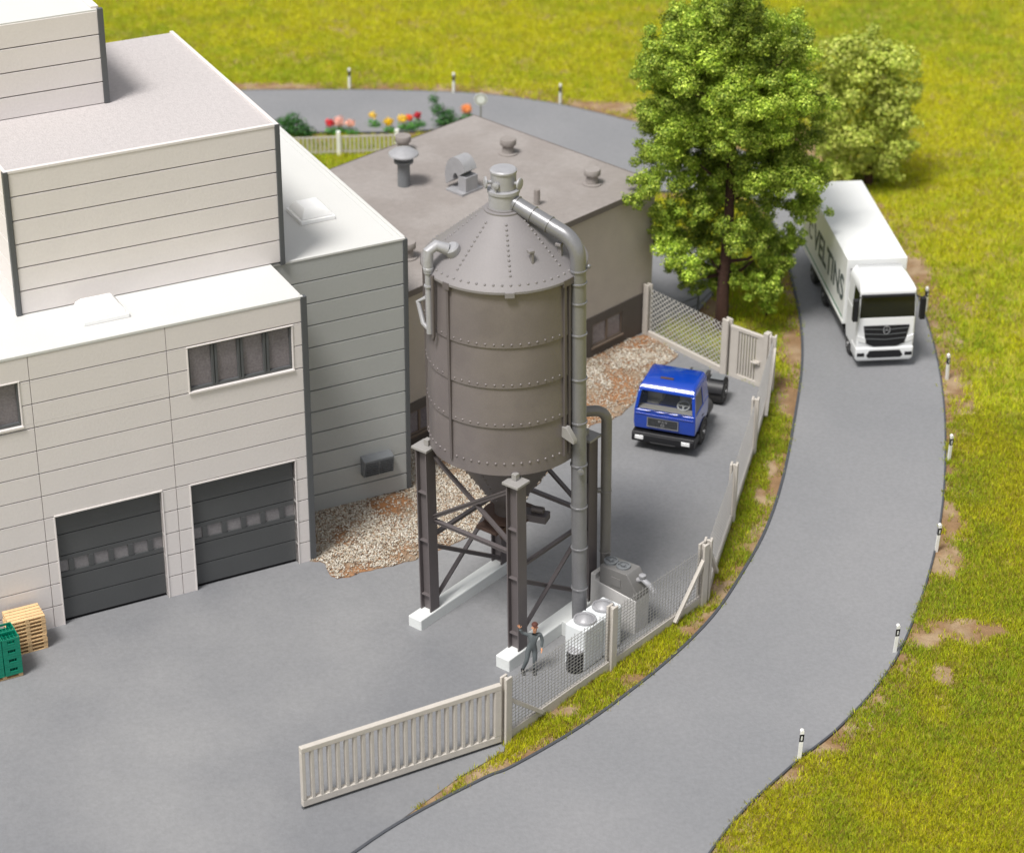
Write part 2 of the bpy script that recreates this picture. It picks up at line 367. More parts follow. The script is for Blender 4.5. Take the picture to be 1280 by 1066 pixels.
# ---- grass
HALL_ = [(p.x,p.y) for p in (at(812,412), at(735,450))]
def grass_points(n, box, seed, dens):
    r = np.random.default_rng(seed); X = r.uniform(box[0], box[1], n); Y = r.uniform(box[2], box[3], n)
    bad = inpoly(X, Y, ROAD) | inpoly(X, Y, YARD) | inpoly(X, Y, SIDE) | inpoly(X, Y, GRAV)
    # visible cone with margin
    q = np.stack([X-CAM[0], Y-CAM[1], np.full_like(X, -CAM[2])], 1); zc = q@_f; px = 640+CAM_F*(q@_r2)/zc; py = 533+CAM_F*(q@_d2)/zc
    ok = (~bad) & (px > -60) & (px < 1340) & (py < 1130) & (py > -60)
    X, Y, px, py = X[ok], Y[ok], px[ok], py[ok]
    # distance to the road / bare spots (real places in the field)
    bare = np.zeros(len(X))
    for (bx, by, ra, rb) in BARE:
        c = at(bx, by); bare = np.maximum(bare, 1.25-np.sqrt(((X-c.x)/ra)**2+((Y-c.y)/rb)**2)*(.8+.4*vnoise(X, Y, .5, 9)))
    nz = vnoise(X, Y, 3.1, 1)*.5+vnoise(X, Y, .9, 2)*.5
    edge = np.full(len(X), 9.0)
    L = np.array([(p.x,p.y) for p in rr[::2]]+[(p.x,p.y) for p in rl[::2]])
    for i in range(0, len(L)): edge = np.minimum(edge, np.hypot(X-L[i,0], Y-L[i,1]))
    thin = np.clip((edge-.12)/(.3+2.6*np.clip(vnoise(X, Y, 2.6, 12)-.3, 0, 1)), .07, 1); thin = np.maximum(thin, .8*(vnoise(X+9, Y, 1.1, 33) > .62)*(edge > .05))
    p = np.clip(thin*(1-np.clip(bare*1.9, 0, .95)), 0, 1)
    k = r.random(len(X)) < p
    return X[k], Y[k], r
BARE = [(1205,790,1.6,.8),(1180,845,.45,.75),(1150,800,.9,.5),(1188,650,.5,1.6),(1185,700,.6,1.2),(1010,935,1.2,.4),(995,440,.55,1.6),(985,500,.5,1.8),(970,600,.35,1.3),(1140,340,.8,1.6),(1190,480,.4,1.2),
        (790,850,.5,.3),(895,735,.35,.5),(860,790,.4,.35),(880,385,.8,1.4),(760,135,2.4,.8),(700,890,.6,.3),(950,620,.25,.6),(330,112,4,.8),(1000,185,2.5,2)]
for bi, (bx, by, ra, rb) in enumerate(BARE):
    c = at(bx, by); rs_ = random.Random(bi); ph = rs_.uniform(0, 6); pts = []
    for k_ in range(28):
        a_ = 2*math.pi*k_/28; q_ = 1.25+.2*math.sin(3*a_+ph)+.13*math.sin(5*a_+2*ph)+rs_.uniform(-.07,.07)
        pts.append((c.x+ra*q_*math.cos(a_), c.y+rb*q_*math.sin(a_)))
    slab('soil_patch', pts, -.05, .012+.0008*bi, M_['soil'])
def blades(X, Y, r, per, h0, h1, wd, spread, mul=1.0, straw=.06):
    n = len(X)*per; X = np.repeat(X, per)+r.normal(0, spread, n); Y = np.repeat(Y, per)+r.normal(0, spread, n)
    a = r.uniform(0, 6.283, n); h = r.uniform(h0, h1, n); lean = r.uniform(.1, .75, n)*h; b = a+r.normal(0, .6, n)
    w_ = wd*r.uniform(.6, 1.3, n); cx, sx = np.cos(a+1.57)*w_/2, np.sin(a+1.57)*w_/2; dx, dy = np.cos(b)*lean, np.sin(b)*lean
    z0 = np.zeros(n)
    P = [np.stack([X-cx, Y-sx, z0], 1), np.stack([X+cx, Y+sx, z0], 1), np.stack([X+dx*.4+cx*.7, Y+dy*.4+sx*.7, h*.6], 1), np.stack([X+dx, Y+dy, h], 1), np.stack([X+dx*.4-cx*.7, Y+dy*.4-sx*.7, h*.6], 1)]
    V = np.stack(P, 1).reshape(-1, 3); F = np.arange(n*5).reshape(n, 5)
    big = vnoise(X, Y, 11, 21)*.55+vnoise(X, Y, 1.3, 22)*.45
    ya = np.array([.82,.80,.03]); gr_ = np.array([.42,.58,.04]); ol = np.array([.58,.60,.04]); st = np.array([.62,.45,.13])
    u = np.clip(big*1.9-.38+r.normal(0, .26, n), 0, 1)[:, None]
    c = gr_*(1-u)+ya*u; c = np.where(r.random((n,1)) < .25, ol, c); c = np.where(r.random((n,1)) < straw, st*.8, c)*mul
    c = c*r.uniform(.75, 1.2, (n,1)); return V, F, np.repeat(c, 5, 0)
sets = []
X, Y, r = grass_points(170000, (-3, 34, -24, 8), 31, 1); sets.append(blades(X, Y, r, 9, .09, .26, .024, .07, .95, .2))
X, Y, r = grass_points(190000, (-34, 44, 8, 72), 32, 1); sets.append(blades(X, Y, r, 6, .1, .28, .036, .11, .96, .09))
off = 0; VV = []; FF = []; TT = []
for V, F, t in sets: VV.append(V); FF.append(F+off); TT.append(t); off += len(V)
tag(raw_mesh('grass', np.concatenate(VV), np.concatenate(FF), M_['blade'], np.concatenate(TT)), 'short yellow green grass on the field and verges', 'grass', kind='stuff')
# ------------------------------------------------------------------ white warehouse
K = at(392.4, 701); BR = R(27.5)
wh = empty('warehouse', (K.x, K.y, 0), BR)
tag(wh, 'big pale panel clad warehouse with two dark roller doors and stepped flat roofs', 'warehouse')
TH = .3
def panel_wall(name, x0, x1, z0, z1, rowh, y, openings=(), vjoints=(), zoff=0.0, m=None, gap=.042, axis='x', seam_from=None):
    """horizontal cladding panels on the plane y (front face), thickness TH behind it, with openings left out"""
    b = MB(); rows = []; z = z1
    while z > z0+.02: rows.append((max(z0, z-rowh), z)); z -= rowh
    for (a, c) in rows:
        lo, hi = a+gap/2, c-gap/2
        zs = sorted({lo, hi}|{min(max(q, lo), hi) for o in openings for q in (o[2], o[3])})
        for i in range(len(zs)-1):
            l, h = zs[i], zs[i+1]
            if h-l < .01: continue
            mid = (l+h)/2; seg = [(x0, x1)]
            for o in openings:
                if o[2] < mid < o[3]:
                    ns = []
                    for s0, s1 in seg:
                        if o[1] <= s0 or o[0] >= s1: ns.append((s0, s1)); continue
                        if o[0] > s0: ns.append((s0, o[0]))
                        if o[1] < s1: ns.append((o[1], s1))
                    seg = ns
            for vj in vjoints:
                ns = []
                for s0, s1 in seg:
                    if s0 < vj < s1: ns += [(s0, vj-gap/4), (vj+gap/4, s1)]
                    else: ns.append((s0, s1))
                seg = ns
            for s0, s1 in seg:
                if axis == 'x': b.box(s0, s1, y, y+TH, l, h)
                else: b.box(y-TH, y, s0, s1, l, h)
    return b.build(name, m or M_['panel'], wh, bevel=.014, seg=1)
H1 = 10.85; RH = H1/12
D1 = (-9.56,-5.68,0,4.5); D2 = (-4.58,-.6,0,4.45); W1 = (-4.36,-.5,8.17,9.87); W2 = (-14.3,-10.36,8.31,9.96)
panel_wall('wall_cladding', -18, -.13, 0, H1, RH, 0, [D1, D2, W1, W2], [-5.12, -9.95])
panel_wall('side_cladding', .1, 3.0, 0, H1, RH, 0.0, axis='y')
b = MB()
# core wall pieces behind the cladding, leaving the openings
for (x0, x1, z0, z1) in ((-18,-14.3,0,H1-.02),(-14.3,-10.36,0,8.31),(-14.3,-10.36,9.96,H1-.02),(-10.36,-9.56,0,H1-.02),(-9.56,-5.68,4.5,H1-.02),(-5.68,-4.58,0,H1-.02),(-4.58,-.6,4.45,8.17),(-4.58,-.6,9.87,H1-.02),(-4.58,-4.36,8.17,9.87),(-.5,-.31,8.17,9.87),(-.6,-.31,0,8.17),(-.5,-.31,9.87,H1-.02)):
    b.box(x0, x1, TH-.01, TH+.22, z0, z1)
b.box(-.6,-.5,TH-.01,TH+.22,8.17,9.87)
b.box(-18, -.32, .9, 1.0, 0, H1-.03); b.box(-.32, -.30, .31, 12, 0, H1-.05)
b.build('wall_core', M_['back'], wh, smooth=False)
b = MB(); b.box(-18, -.02, .09, 12, H1-.03, H1+.06); b.box(-18,-.02,-.02,.1,H1-.01,H1+.1)
b.build('roof_sheet', M_['white_roof'], wh, bevel=.015)
b = MB(); b.box(-.13, .1, -.05, .16, 0, H1+.08); b.build('corner_post', M_['dgrey'], wh, bevel=.015)
# doors
def roller_door(o):
    x0, x1, z0, z1 = o; y = .22
    b = MB(); n = 5; rh = (z1-.13)/n
    for i in range(n):
        l, h = .13+i*rh, .13+(i+1)*rh-.03
        if i == 2:
            wz0, wz1 = l+.2, h-.18; xs = [x0]; k = 6; st = (x1-x0)/(k-.7)
            edges = [x0+(j-.35)*st for j in range(k+1)]
            b.box(x0, x1, y, y+.08, l, wz0); b.box(x0, x1, y, y+.08, wz1, h)
            for e in edges:
                a, c = max(x0, e-.1), min(x1, e+.1)
                if c > a: b.box(a, c, y-.01, y+.075, wz0, wz1)
            gz = (wz0, wz1)
        else: b.box(x0, x1, y, y+.08, l, h)
    d = b.build('roller_door', M_['door'], wh, bevel=.012, seg=1)
    g = MB(); g.box(x0+.02, x1-.02, y+.045, y+.06, gz[0]-.02, gz[1]+.02); g.build('door_glazing', M_['frost2'], d, smooth=False)
    f = MB(); f.box(x0-.04, x1+.04, -.03, .25, z1, z1+.06); f.box(x0-.05, x0, -.025, .25, 0, z1); f.box(x1, x1+.05, -.025, .25, 0, z1)
    f.build('door_frame', M_['panel'], d, bevel=.01)
    c = MB(); c.box(x0, x1, .27, .31, 0, z1); c.box(x0,x1,.2,.3,0.056,.058); c.build('door_seal', M_['black'], d, smooth=False)
roller_door(D1); roller_door(D2)
def window(o, n):
    x0, x1, z0, z1 = o; f = MB(); y = .06; t_ = .07
    f.box(x0, x1, y, y+.12, z1-t_, z1); f.box(x0, x1, y, y+.12, z0, z0+.12); f.box(x0, x0+t_, y, y+.12, z0+.12, z1-t_); f.box(x1-t_, x1, y, y+.12, z0+.12, z1-t_)
    for i in range(1, n):
        x = x0+(x1-x0)*i/n
        f.box(x-.11, x-.02, y-.02, y+.11, z0+.1, z1-t_+.01); f.box(x+.02, x+.11, y-.02, y+.11, z0+.1, z1-t_+.01); f.box(x-.03,x+.03,y+.03,y+.1,z0+.1,z1-t_)
    w_ = f.build('window', M_['dgrey'], wh, bevel=.012, seg=1)
    g = MB(); g.box(x0+.03, x1-.03, y+.085, y+.1, z0+.05, z1-.03); g.build('window_glass', M_['frost'], w_, smooth=False)
    s_ = MB(); s_.box(x0-.06, x1+.06, -.06, .2, z0-.08, z0-.002); s_.box(x0-.06, x1+.06, -.03, .18, z1+.002, z1+.05); s_.box(x0-.05,x0-.002,-.025,.16,z0,z1); s_.box(x1+.002,x1+.05,-.025,.16,z0,z1)
    s_.build('window_sill', M_['panel'], w_, bevel=.01)
window(W1, 4); window(W2, 4)
# middle block (set back), right of the front block
H2 = 10.78; B2R = 5.34; B2Y = 3.05
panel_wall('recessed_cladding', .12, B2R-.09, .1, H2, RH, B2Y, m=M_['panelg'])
panel_wall('gable_cladding', B2Y+.1, 16.4, .1, H2, RH, B2R, axis='y')
b = MB(); b.box(.0, B2R-.32, B2Y+.31, 16.3, 0, H2-.06); b.build('block_core', M_['back'], wh, smooth=False)
b = MB(); b.box(.02, B2R-.3, B2Y+.02, 16.5, H2-.04, H2+.02); b.box(.02, B2R, B2Y-.03, B2Y+.1, H2-.02, H2+.07); b.box(B2R-.1, B2R+.04, B2Y+.12, 16.5, H2-.02, H2+.07); b.box(B2R-.3,B2R-.1,B2Y+.12,16.5,H2-.04,H2+.03)
b.build('roof_sheet', M_['white_roof'], wh, bevel=.012)
b = MB(); b.box(B2R-.09, B2R+.08, B2Y-.05, B2Y+.14, 0, H2+.02); b.build('corner_post', M_['dgrey'], wh, bevel=.015)
# upper block
H3 = 16.17; UX0, UX1, UY0, UY1 = -9.34, .48, 2.95, 13.6
panel_wall('upper_cladding', UX0+.14, UX1-.13, H1+.07, H3-.02, (H3-H1-.09)/6, UY0)
b = MB()
for i in range(6):
    rh = (H3-H1-.09)/6; z = H1+.07+i*rh; b.box(UX0, UX0+TH, UY0+.1, UY1, z+.015, z+rh-.015); b.box(UX1-TH, UX1, UY0+.1, UY1, z+.015, z+rh-.015)
b.build('upper_side_cladding', M_['panel'], wh, bevel=.014, seg=1)
b = MB(); b.box(UX0+.32, UX1-.32, UY0+.31, UY1, H1+.08, H3-.1); b.build('block_core', M_['back'], wh, smooth=False)
b = MB(); b.box(UX0+.1, UX1-.12, UY0+.12, UY1, H3-.09, H3-.02); b.build('upper_roof', M_['grit_roof'], wh, smooth=False)
b = MB(); b.box(UX0-.02, UX1+.02, UY0-.02, UY0+.13, H3-.04, H3+.06); b.box(UX1-.12, UX1+.02, UY0+.132, UY1, H3-.04, H3+.06); b.box(UX0-.02, UX0+.1, UY0+.132, UY1, H3-.04, H3+.06)
b.build('parapet', M_['panel'], wh, bevel=.012)
for x in (UX0+.02, UX1-.06):
    b = MB(); b.box(x-.08, x+.1, UY0-.06, UY0+.12, H1+.04 if x < 0 else H2+.05, H3+.05); b.build('corner_post', M_['dgrey'], wh, bevel=.015)
# top block
TX1, TY0, H4 = -4.15, 7.65, 19.6
panel_wall('top_cladding', -18, TX1-.1, H3-.02, H4, .88, TY0)
b = MB()
for i in range(4): b.box(TX1-TH, TX1-.01, TY0+.1, 13.2, H3-.02+i*.9+.015, H3-.02+(i+1)*.9-.015)
b.build('top_side_cladding', M_['panel'], wh, bevel=.014, seg=1)
b = MB(); b.box(-17.9, TX1-.32, TY0+.31, 13.1, H3-.05, H4-.1); b.build('block_core', M_['back'], wh, smooth=False)
b = MB(); b.box(-18, TX1, TY0+.02, 13.2, H4-.08, H4+.04); b.build('top_roof', M_['white_roof'], wh, bevel=.012)
b = MB(); b.box(TX1-.1, TX1+.1, TY0-.05, TY0+.12, H3-.02, H4+.06); b.build('corner_post', M_['dgrey'], wh, bevel=.012)
# skylights
def skylight(x0, x1, y0, y1, z):
    b = MB(); b.box(x0, x1, y0, y1, z, z+.16); s_ = b.build('skylight', M_['skyl'], wh, bevel=.03)
    d = MB(); i1, i2 = .14, .3; P = []
    for ins, zz in ((.08, z+.162), (i1, z+.34), (i2, z+.5)): P += [(x0+ins,y0+ins,zz),(x1-ins,y0+ins,zz),(x1-ins,y1-ins,zz),(x0+ins,y1-ins,zz)]
    fs = [(0,3,2,1), (8,9,10,11)]
    for l in (0, 4): fs += [(l+i, l+(i+1) % 4, l+4+(i+1) % 4, l+4+i) for i in range(4)]
    d.add(P, fs); d.build('dome', M_['skyl'], s_, bevel=.03)
skylight(-7.6, -5.95, 1.15, 2.6, H1+.06); skylight(2.35, 3.75, 5.8, 7.3, H2+.02)
# grille box
b = MB(); x0, x1, z0, z1 = 3.3, 4.56, 1.27, 2.08
b.add([(x0,B2Y,z0),(x1,B2Y,z0),(x1,B2Y-.3,z0),(x0,B2Y-.3,z0),(x0,B2Y,z1),(x1,B2Y,z1),(x1,B2Y-.38,z1-.1),(x0,B2Y-.38,z1-.1)], [(0,1,2,3),(4,5,6,7),(3,2,6,7),(0,3,7,4),(1,2,6,5)])
v_ = b.build('vent_box', M_['ventg'], wh, bevel=.015)
b = MB()
for s0, s1 in ((x0+.05, (x0+x1)/2-.03), ((x0+x1)/2+.03, x1-.05)):
    for i in range(7): z = z0+.06+i*.09; b.box(s0, s1, B2Y-.4, B2Y-.33, z, z+.035)
b.build('grille', M_['dgrey'], v_, smooth=False)

# ------------------------------------------------------------------ grey hall
HC = at(812, 412); HA = R(46.7); HH = 7.05
hall = empty('hall', (HC.x, HC.y, 0), HA)
tag(hall, 'low plastered hall with brown grey felt flat roof and dark plinth behind the silo', 'hall')
# local: x towards the right-front corner (negative = left), y = depth
DX, DY = -22, 10.9
b = MB(); b.box(DX, 0, 0, DY, 2.02, HH-.06); b.build('wall', M_['plaster'], hall, smooth=False)
b = MB(); W = [(-3.9,-1.95,.55,1.62), (-15.3,-13.3,.55,1.62)]
xs = DX; 
for w0, w1, z0, z1 in sorted(W):
    b.box(xs, w0, -.05, 1.5, 0, 2.03); b.box(w0, w1, -.05, 1.5, 0, z0); b.box(w0, w1, -.05, 1.5, z1, 2.03); xs = w1
b.box(xs, .05, -.05, 1.5, 0, 2.03); b.box(DX, .05, 1.5, DY+.05, 0, 2.03)
b.build('plinth', M_['plinth'], hall, smooth=False)
for w0, w1, z0, z1 in W:
    f = MB(); f.box(w0, w1, -.01, .08, z1-.07, z1); f.box(w0, w1, -.01, .08, z0, z0+.07); f.box(w0, w0+.07, -.01, .08, z0+.07, z1-.07); f.box(w1-.07, w1, -.01, .08, z0+.07, z1-.07)
    f.box((w0+w1)/2-.06, (w0+w1)/2+.06, -.012, .08, z0+.07, z1-.07)
    wo = f.build('window', M_['wframe'], hall, bevel=.01)
    g = MB(); g.box(w0+.03, w1-.03, .04, .06, z0+.03, z1-.03); g.build('window_glass', M_['frost'], wo, smooth=False)
    s_ = MB(); s_.box(w0-.06, w1+.06, -.12, 0, z0-.08, z0-.003); s_.build('window_sill', M_['wframe'], wo, bevel=.01)
b = MB(); b.box(DX-.1, .12, -.12, DY+.12, HH-.06, HH-.0); b.build('roof_felt', M_['felt'], hall, smooth=False)
b = MB(); b.box(DX-.13, .15, -.15, -.121, HH-.24, HH+.02); b.box(.121, .15, -.12, DY+.15, HH-.24, HH+.02); b.box(DX-.13, .12, DY+.121, DY+.15, HH-.24, HH+.02)
b.build('fascia', M_['fascia'], hall, smooth=False)
def hl(px, py, z=HH):
    p = at(px, py, z)-HC; return p.x*math.cos(HA)+p.y*math.sin(HA), -p.x*math.sin(HA)+p.y*math.cos(HA)
def roofvent(px, py, s=1.0):
    x, y = hl(px, py); b = MB(); b.lathe([(.42,0),(.42,.05),(.27,.07),(.25,.36),(.34,.42),(.36,.46),(.36,.66),(.34,.7),(.01,.702)] if s == 1 else [(.2,0),(.14,.02),(.13,.7),(.02,.72)], 20, (x, y, HH)); b.build('roof_vent', M_['felt'], hall)
for p in ((504,188),(635,192),(740,230),(509,322),(671,256)): roofvent(*p, s=.8 if p[0] == 671 else 1)
x, y = hl(505, 232); b = MB(); b.lathe([(.27,0),(.27,1.05),(.42,1.08),(.42,1.18),(.34,1.2),(.34,1.3),(.45,1.32),(.45,1.4)], 24, (x, y, HH)); mv = b.build('exhaust_pipe', M_['ventg'], hall)
b = MB(); b.lathe([(.1,1.38),(.66,1.44),(.64,1.5),(.4,1.66),(.05,1.74)], 24, (x, y, HH)); b.build('exhaust_hood', M_['silver'], mv)
x, y = hl(581, 236); b = MB(); b.box(x-.7, x+.55, y-.55, y+.45, HH, HH+.1); ev = b.build('curved_duct', M_['silver'], hall, bevel=.01)
b = MB(); pts = []
for i in range(10):
    a = i/9*math.pi*.75; pts.append((x+.42-.75*(1-math.cos(a))*.75-.0, y, HH+.07+.15+.75*math.sin(a)))
prof = [( -.36, .34), (.36, .34)]
vs = []; fs = []; cx, cz = x-.2, HH+.3
for i in range(13):
    a = -.15*math.pi+i/12*math.pi*1.0
    for ro in (.2, .85):
        for yy in (-.36, .36): vs.append((x-.1+yy, y+.1+ro*math.cos(a)*.75, max(HH+.05, cz+.3+ro*math.sin(a)*1.1)))
for i in range(12):
    q = i*4; fs += [(q,q+1,q+5,q+4),(q+2,q+6,q+7,q+3),(q,q+4,q+6,q+2),(q+1,q+3,q+7,q+5)]
fs += [(0,2,3,1),(48,49,51,50)]
b.box(x-.46,x+.26,y+.1-.62,y+.1-.16,HH+.1,HH+.75); b.add(vs, fs); b.build('duct_elbow', M_['silver'], ev)
# loading step at the plinth seen through the silo legs
b = MB(); b.box(-13.0,-9.8,-1.5,-.05,0,.75); b.box(-13.1,-9.7,-1.6,-.051,.752,.86); b.box(-9.75,-9.2,-1.3,-.4,0,.4)
b.build('loading_step', M_['silo_dark'], hall, bevel=.02)
# ------------------------------------------------------------------ silo
SA = R(-38.5)
silo = empty('silo'); silo.matrix_world = Matrix.Translation((-.08,-7.1,0)) @ Matrix.Rotation(-.0175, 4, 'Y') @ Matrix.Rotation(SA, 4, 'Z')
tag(silo, 'tall riveted dark grey steel silo with cone roof on braced legs', 'silo')
BRd = 2.65; ZB, ZT = 7.32, 14.05
b = MB(); n = 96
rings = [ZB+.45+(ZT-.35-ZB-.45)*i/4 for i in range(5)]   # rivet rings
prof = [(BRd-.06, ZB), (BRd+.015, ZB), (BRd+.015, ZB+.3)]
zs = [ZB+.3]
for i in range(1, 4):
    zc = rings[i]-.12; prof += [(BRd-.03+.012*i*.3, zc-.002), (BRd+.03, zc), (BRd+.03, zc+.035)]
prof += [(BRd-.02, ZT-.2), (BRd-.02, ZT)]
b.lathe(prof, n)
def rivet(b, c, r, nrm): b.ball(c, r, 8, 3, True, nrm)
for k, z in enumerate(rings[:4]):
    for i in range(58):
        a = 2*math.pi*(i+.5)/58; b_ = (math.cos(a), math.sin(a), 0); rivet(b, (b_[0]*(BRd+.005), b_[1]*(BRd+.005), z), .05, b_)
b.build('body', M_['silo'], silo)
# ribs at compass points
def rib(a, w_=.1, d_=.08):
    c, s_ = math.cos(a), math.sin(a); M = Matrix.Rotation(a, 4, 'Z'); b = MB(M); b.box(BRd-.02, BRd+d_, -w_/2, w_/2, ZB+.28, ZT-.08); b.box(BRd, BRd+.13, -.14, .14, ZT-.12, ZT+.12); return b.build('rib', M_['silo_dark'], silo, bevel=.01)
# view azimuth from silo towards camera in local frame
VA = -math.pi/2 - SA
for da in (-43, 2, 47, 52, 130, 180, -90): 
    if da == 2: 
        M = Matrix.Rotation(VA+R(4), 4, 'Z'); b = MB(M); b.box(BRd, BRd+.16, -.16, .16, ZT-.1, ZT+.1); b.build('rim_clamp', M_['silo_cone'], silo, bevel=.02)
    else: rib(VA+R(da))
# cone roof
CZ = 15.86
b = MB(); b.lathe([(BRd+.1, ZT), (BRd+.12, ZT+.02), (BRd+.12, ZT+.1), (BRd+.06, ZT+.17), (.66, CZ), (.66, CZ+.06), (.56, CZ+.08), (.56, CZ+.12), (.3, CZ+.14)], n)
sl_ = Vector((BRd+.06-.66, 0, -(CZ-ZT-.17))); L = sl_.length
for i in range(58):
    a = 2*math.pi*(i+.5)/58; r_ = BRd-.06; z = CZ-(CZ-ZT-.17)*(r_-.66)/(BRd+.06-.66); nr = Vector((math.cos(a)*.63, math.sin(a)*.63, .78)); rivet(b, (math.cos(a)*r_, math.sin(a)*r_, z), .048, nr)
for j in range(8):
    a = VA+R(5)+j*math.pi/4
    for i in range(11):
        r_ = .9+(BRd-.32-.9)*i/10; z = CZ-(CZ-ZT-.17)*(r_-.66)/(BRd+.06-.66); nr = Vector((math.cos(a)*.63, math.sin(a)*.63, .78)); rivet(b, (math.cos(a)*r_, math.sin(a)*r_, z), .05, nr)
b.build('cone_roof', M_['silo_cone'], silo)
for a, r_ in ((VA+R(27), 2.0), (VA+R(60), 2.1)):
    z = CZ-(CZ-ZT-.17)*(r_-.66)/(BRd+.06-.66); M = Matrix.Translation((math.cos(a)*r_, math.sin(a)*r_, z)) @ Matrix.Rotation(a, 4, 'Z'); b = MB(M)
    b.box(-.08, .08, -.05, .05, -.08, .3); b.box(-.12, .1, -.14, .06, .3, .42); b.build('level_probe', M_['silo_cone'], silo, bevel=.03)
# hopper
b = MB(); b.lathe([(2.25, ZB+.05), (2.2, ZB-.02), (.5, 4.75), (.46, 4.62), (.46, 4.3)], 64)
for j in range(8):
    a = j*math.pi/4+.2
    for i in range(9):
        r_ = .8+1.3*i/8; z = 4.75+(ZB-4.77)*(r_-.5)/1.7; rivet(b, (math.cos(a)*r_, math.sin(a)*r_, z), .045, (math.cos(a)*.84, math.sin(a)*.84, -.54))
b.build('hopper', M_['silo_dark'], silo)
b = MB(); b.lathe([(.85,4.22),(.9,4.24),(.9,4.3),(.5,4.34)], 40); b.box(-.45,.45,-1.2,1.1,4.05,4.18); b.lathe([(.3,3.3),(.3,4.05)], 24)
vl = b.build('outlet_valve', M_['rust'], silo, bevel=.01)
M = Matrix.Rotation(VA+R(70), 4, 'Z'); b = MB(M); b.box(.5, 1.5, -.25, .25, 4.22, 4.5); b.tube([(.9,0,4.62),(1.35,0,4.62)], .13, 12); b.build('valve_motor', M_['silo_dark'], vl, bevel=.02)
# legs
LT = 7.1
def leg(x, y):
    b = MB(); hw = .245; t_ = .055   # H section, flanges face +-y... web along x
    b.box(x-hw, x-hw+t_, y-hw, y+hw, .53, LT); b.box(x+hw-t_, x+hw, y-hw, y+hw, .53, LT); b.box(x-hw+t_, x+hw-t_, y-.09, y+.09, .53, LT)
    for z in (1.15, 3.4, 5.35): b.box(x-hw+t_, x+hw-t_, y-hw+.02, y+hw-.02, z, z+.05)
    l = b.build('leg', M_['silo_dark'], silo, bevel=.008, seg=1)
    p = MB(); p.box(x-.34, x+.34, y-.34, y+.34, LT+.002, LT+.1); c = Vector((x, y, 0)).normalized()
    q = Vector((x, y, 0))-c*.1
    p.box(q.x-.1, q.x+.1, q.y-.1, q.y+.1, LT+.1, LT+.34); p.build('leg_plate', M_['plate'], l, bevel=.015)
for x, y in ((-2,-2),(2,-2),(2,2),(-2,2)): leg(x, y)
for x in (-2, 2):
    b = MB(); b.box(x-.3, x+.3, -2.85, 2.9, 0, .53); b.build('foundation_beam', M_['concrete'], silo, bevel=.045, seg=3)
def brace(a, c, w_=.15):
    # angle iron: two thin flanges
    b = MB(); b.bar(a, c, .04, w_); b.bar(Vector(a)+Vector((0,0,w_/2)), Vector(c)+Vector((0,0,w_/2)), w_, .035); b.build('brace', M_['silo_dark'], silo, smooth=False)
for s_ in (-2, 2):
    y = s_*.93
    brace((-1.8, y, 4.15), (1.8, y, 4.15)); brace((-1.8, y-.03*s_/2, 6.75), (1.8, y-.03*s_/2, 4.35)); brace((-1.8, y+.06*s_/2, 4.35), (1.8, y+.06*s_/2, 6.75))
    x = s_*.93
    brace((x, -1.8, 3.55), (x, 1.8, 3.55)); brace((x+.06*s_/2, -1.8, .8), (x+.06*s_/2, 1.8, 3.4)); brace((x-.06*s_/2, -1.8, 3.1), (x-.06*s_/2, 1.8, .8))
b = MB(); b.box(-1.9,1.9,-.05,.05,4.6,4.72) if False else None
# top cap
b = MB(); b.lathe([(.5, CZ+.1), (.5, CZ+.6), (.54, CZ+.62), (.54, CZ+.72), (.42, CZ+.74), (.42, CZ+1.3), (.45, CZ+1.32), (.45, CZ+1.38), (.4, CZ+1.42), (.02, CZ+1.44)], 40)
cap_ = b.build('top_cap', M_['silver'], silo)
for da in (-78, -30, 62):
    a = VA+R(da); d = Vector((math.cos(a), math.sin(a), 0)); c = Vector((0,0,CZ+.98)); b = MB()
    b.lathe([(.06,.38),(.06,.56),(.2,.57),(.2,.62),(.16,.64),(.05,.65)] if da != -30 else [(.1,.38),(.1,.5),(.12,.52),(.02,.56)], 20, c, d); b.build('inspection_port', M_['silver'], cap_)
b = MB(); a = VA+R(-32); d = Vector((math.cos(a), math.sin(a), 0)); b.tube([d*.47+Vector((0,0,CZ+.7)), d*.47+Vector((0,0,CZ+1.1))], .03, 8); b.build('cap_rod', M_['silver'], cap_)
# big filling pipe
PX, PY = 2.86, .42; pr_ = .265
top = 15.35
def arc(p0, corner, p1, rad, n=8):
    p0, c, p1 = Vector(p0), Vector(corner), Vector(p1); a = (p0-c).normalized(); b2 = (p1-c).normalized(); th = a.angle(b2); dist = rad/math.tan(th/2)
    s_, e = c+a*dist, c+b2*dist; bis = (a+b2).normalized(); o = c+bis*(rad/math.sin(th/2)); out_ = []
    for i in range(n+1):
        t_ = i/n; v = (s_-o).slerp(e-o, t_) if hasattr(Vector, 'slerp') else None; out_.append(o+v.normalized()*rad)
    return out_
p0 = Vector((PX, PY, 0)).normalized()*.2+Vector((0,0,CZ+.36)); cor = Vector((2.74, .40, 15.28)); p1 = Vector((PX, PY, .62))
path = [p0]+arc(p0, cor, p1, .85, 10)+[p1]
b = MB(); b.tube(path, pr_, 28)
b.lathe([(pr_+.02, 0), (pr_+.02, .05)], 28, (PX, PY, .62)); b.build('filling_pipe', M_['pipe'], silo)
for z in (2.1, 3.75, 5.4, 7.05, 8.7, 10.35, 12.0, 13.15, 13.85, 14.3): f_ = (z-.62)/14.9; b = MB(); b.lathe([(pr_+.004, z-.035), (pr_+.035, z-.025), (pr_+.035, z+.025), (pr_+.004, z+.035)], 28, (PX+(2.74-PX)*f_, PY+(.4-PY)*f_, 0)); b.build('pipe_band', M_['pipe'], silo)
d = (cor-p0).normalized()
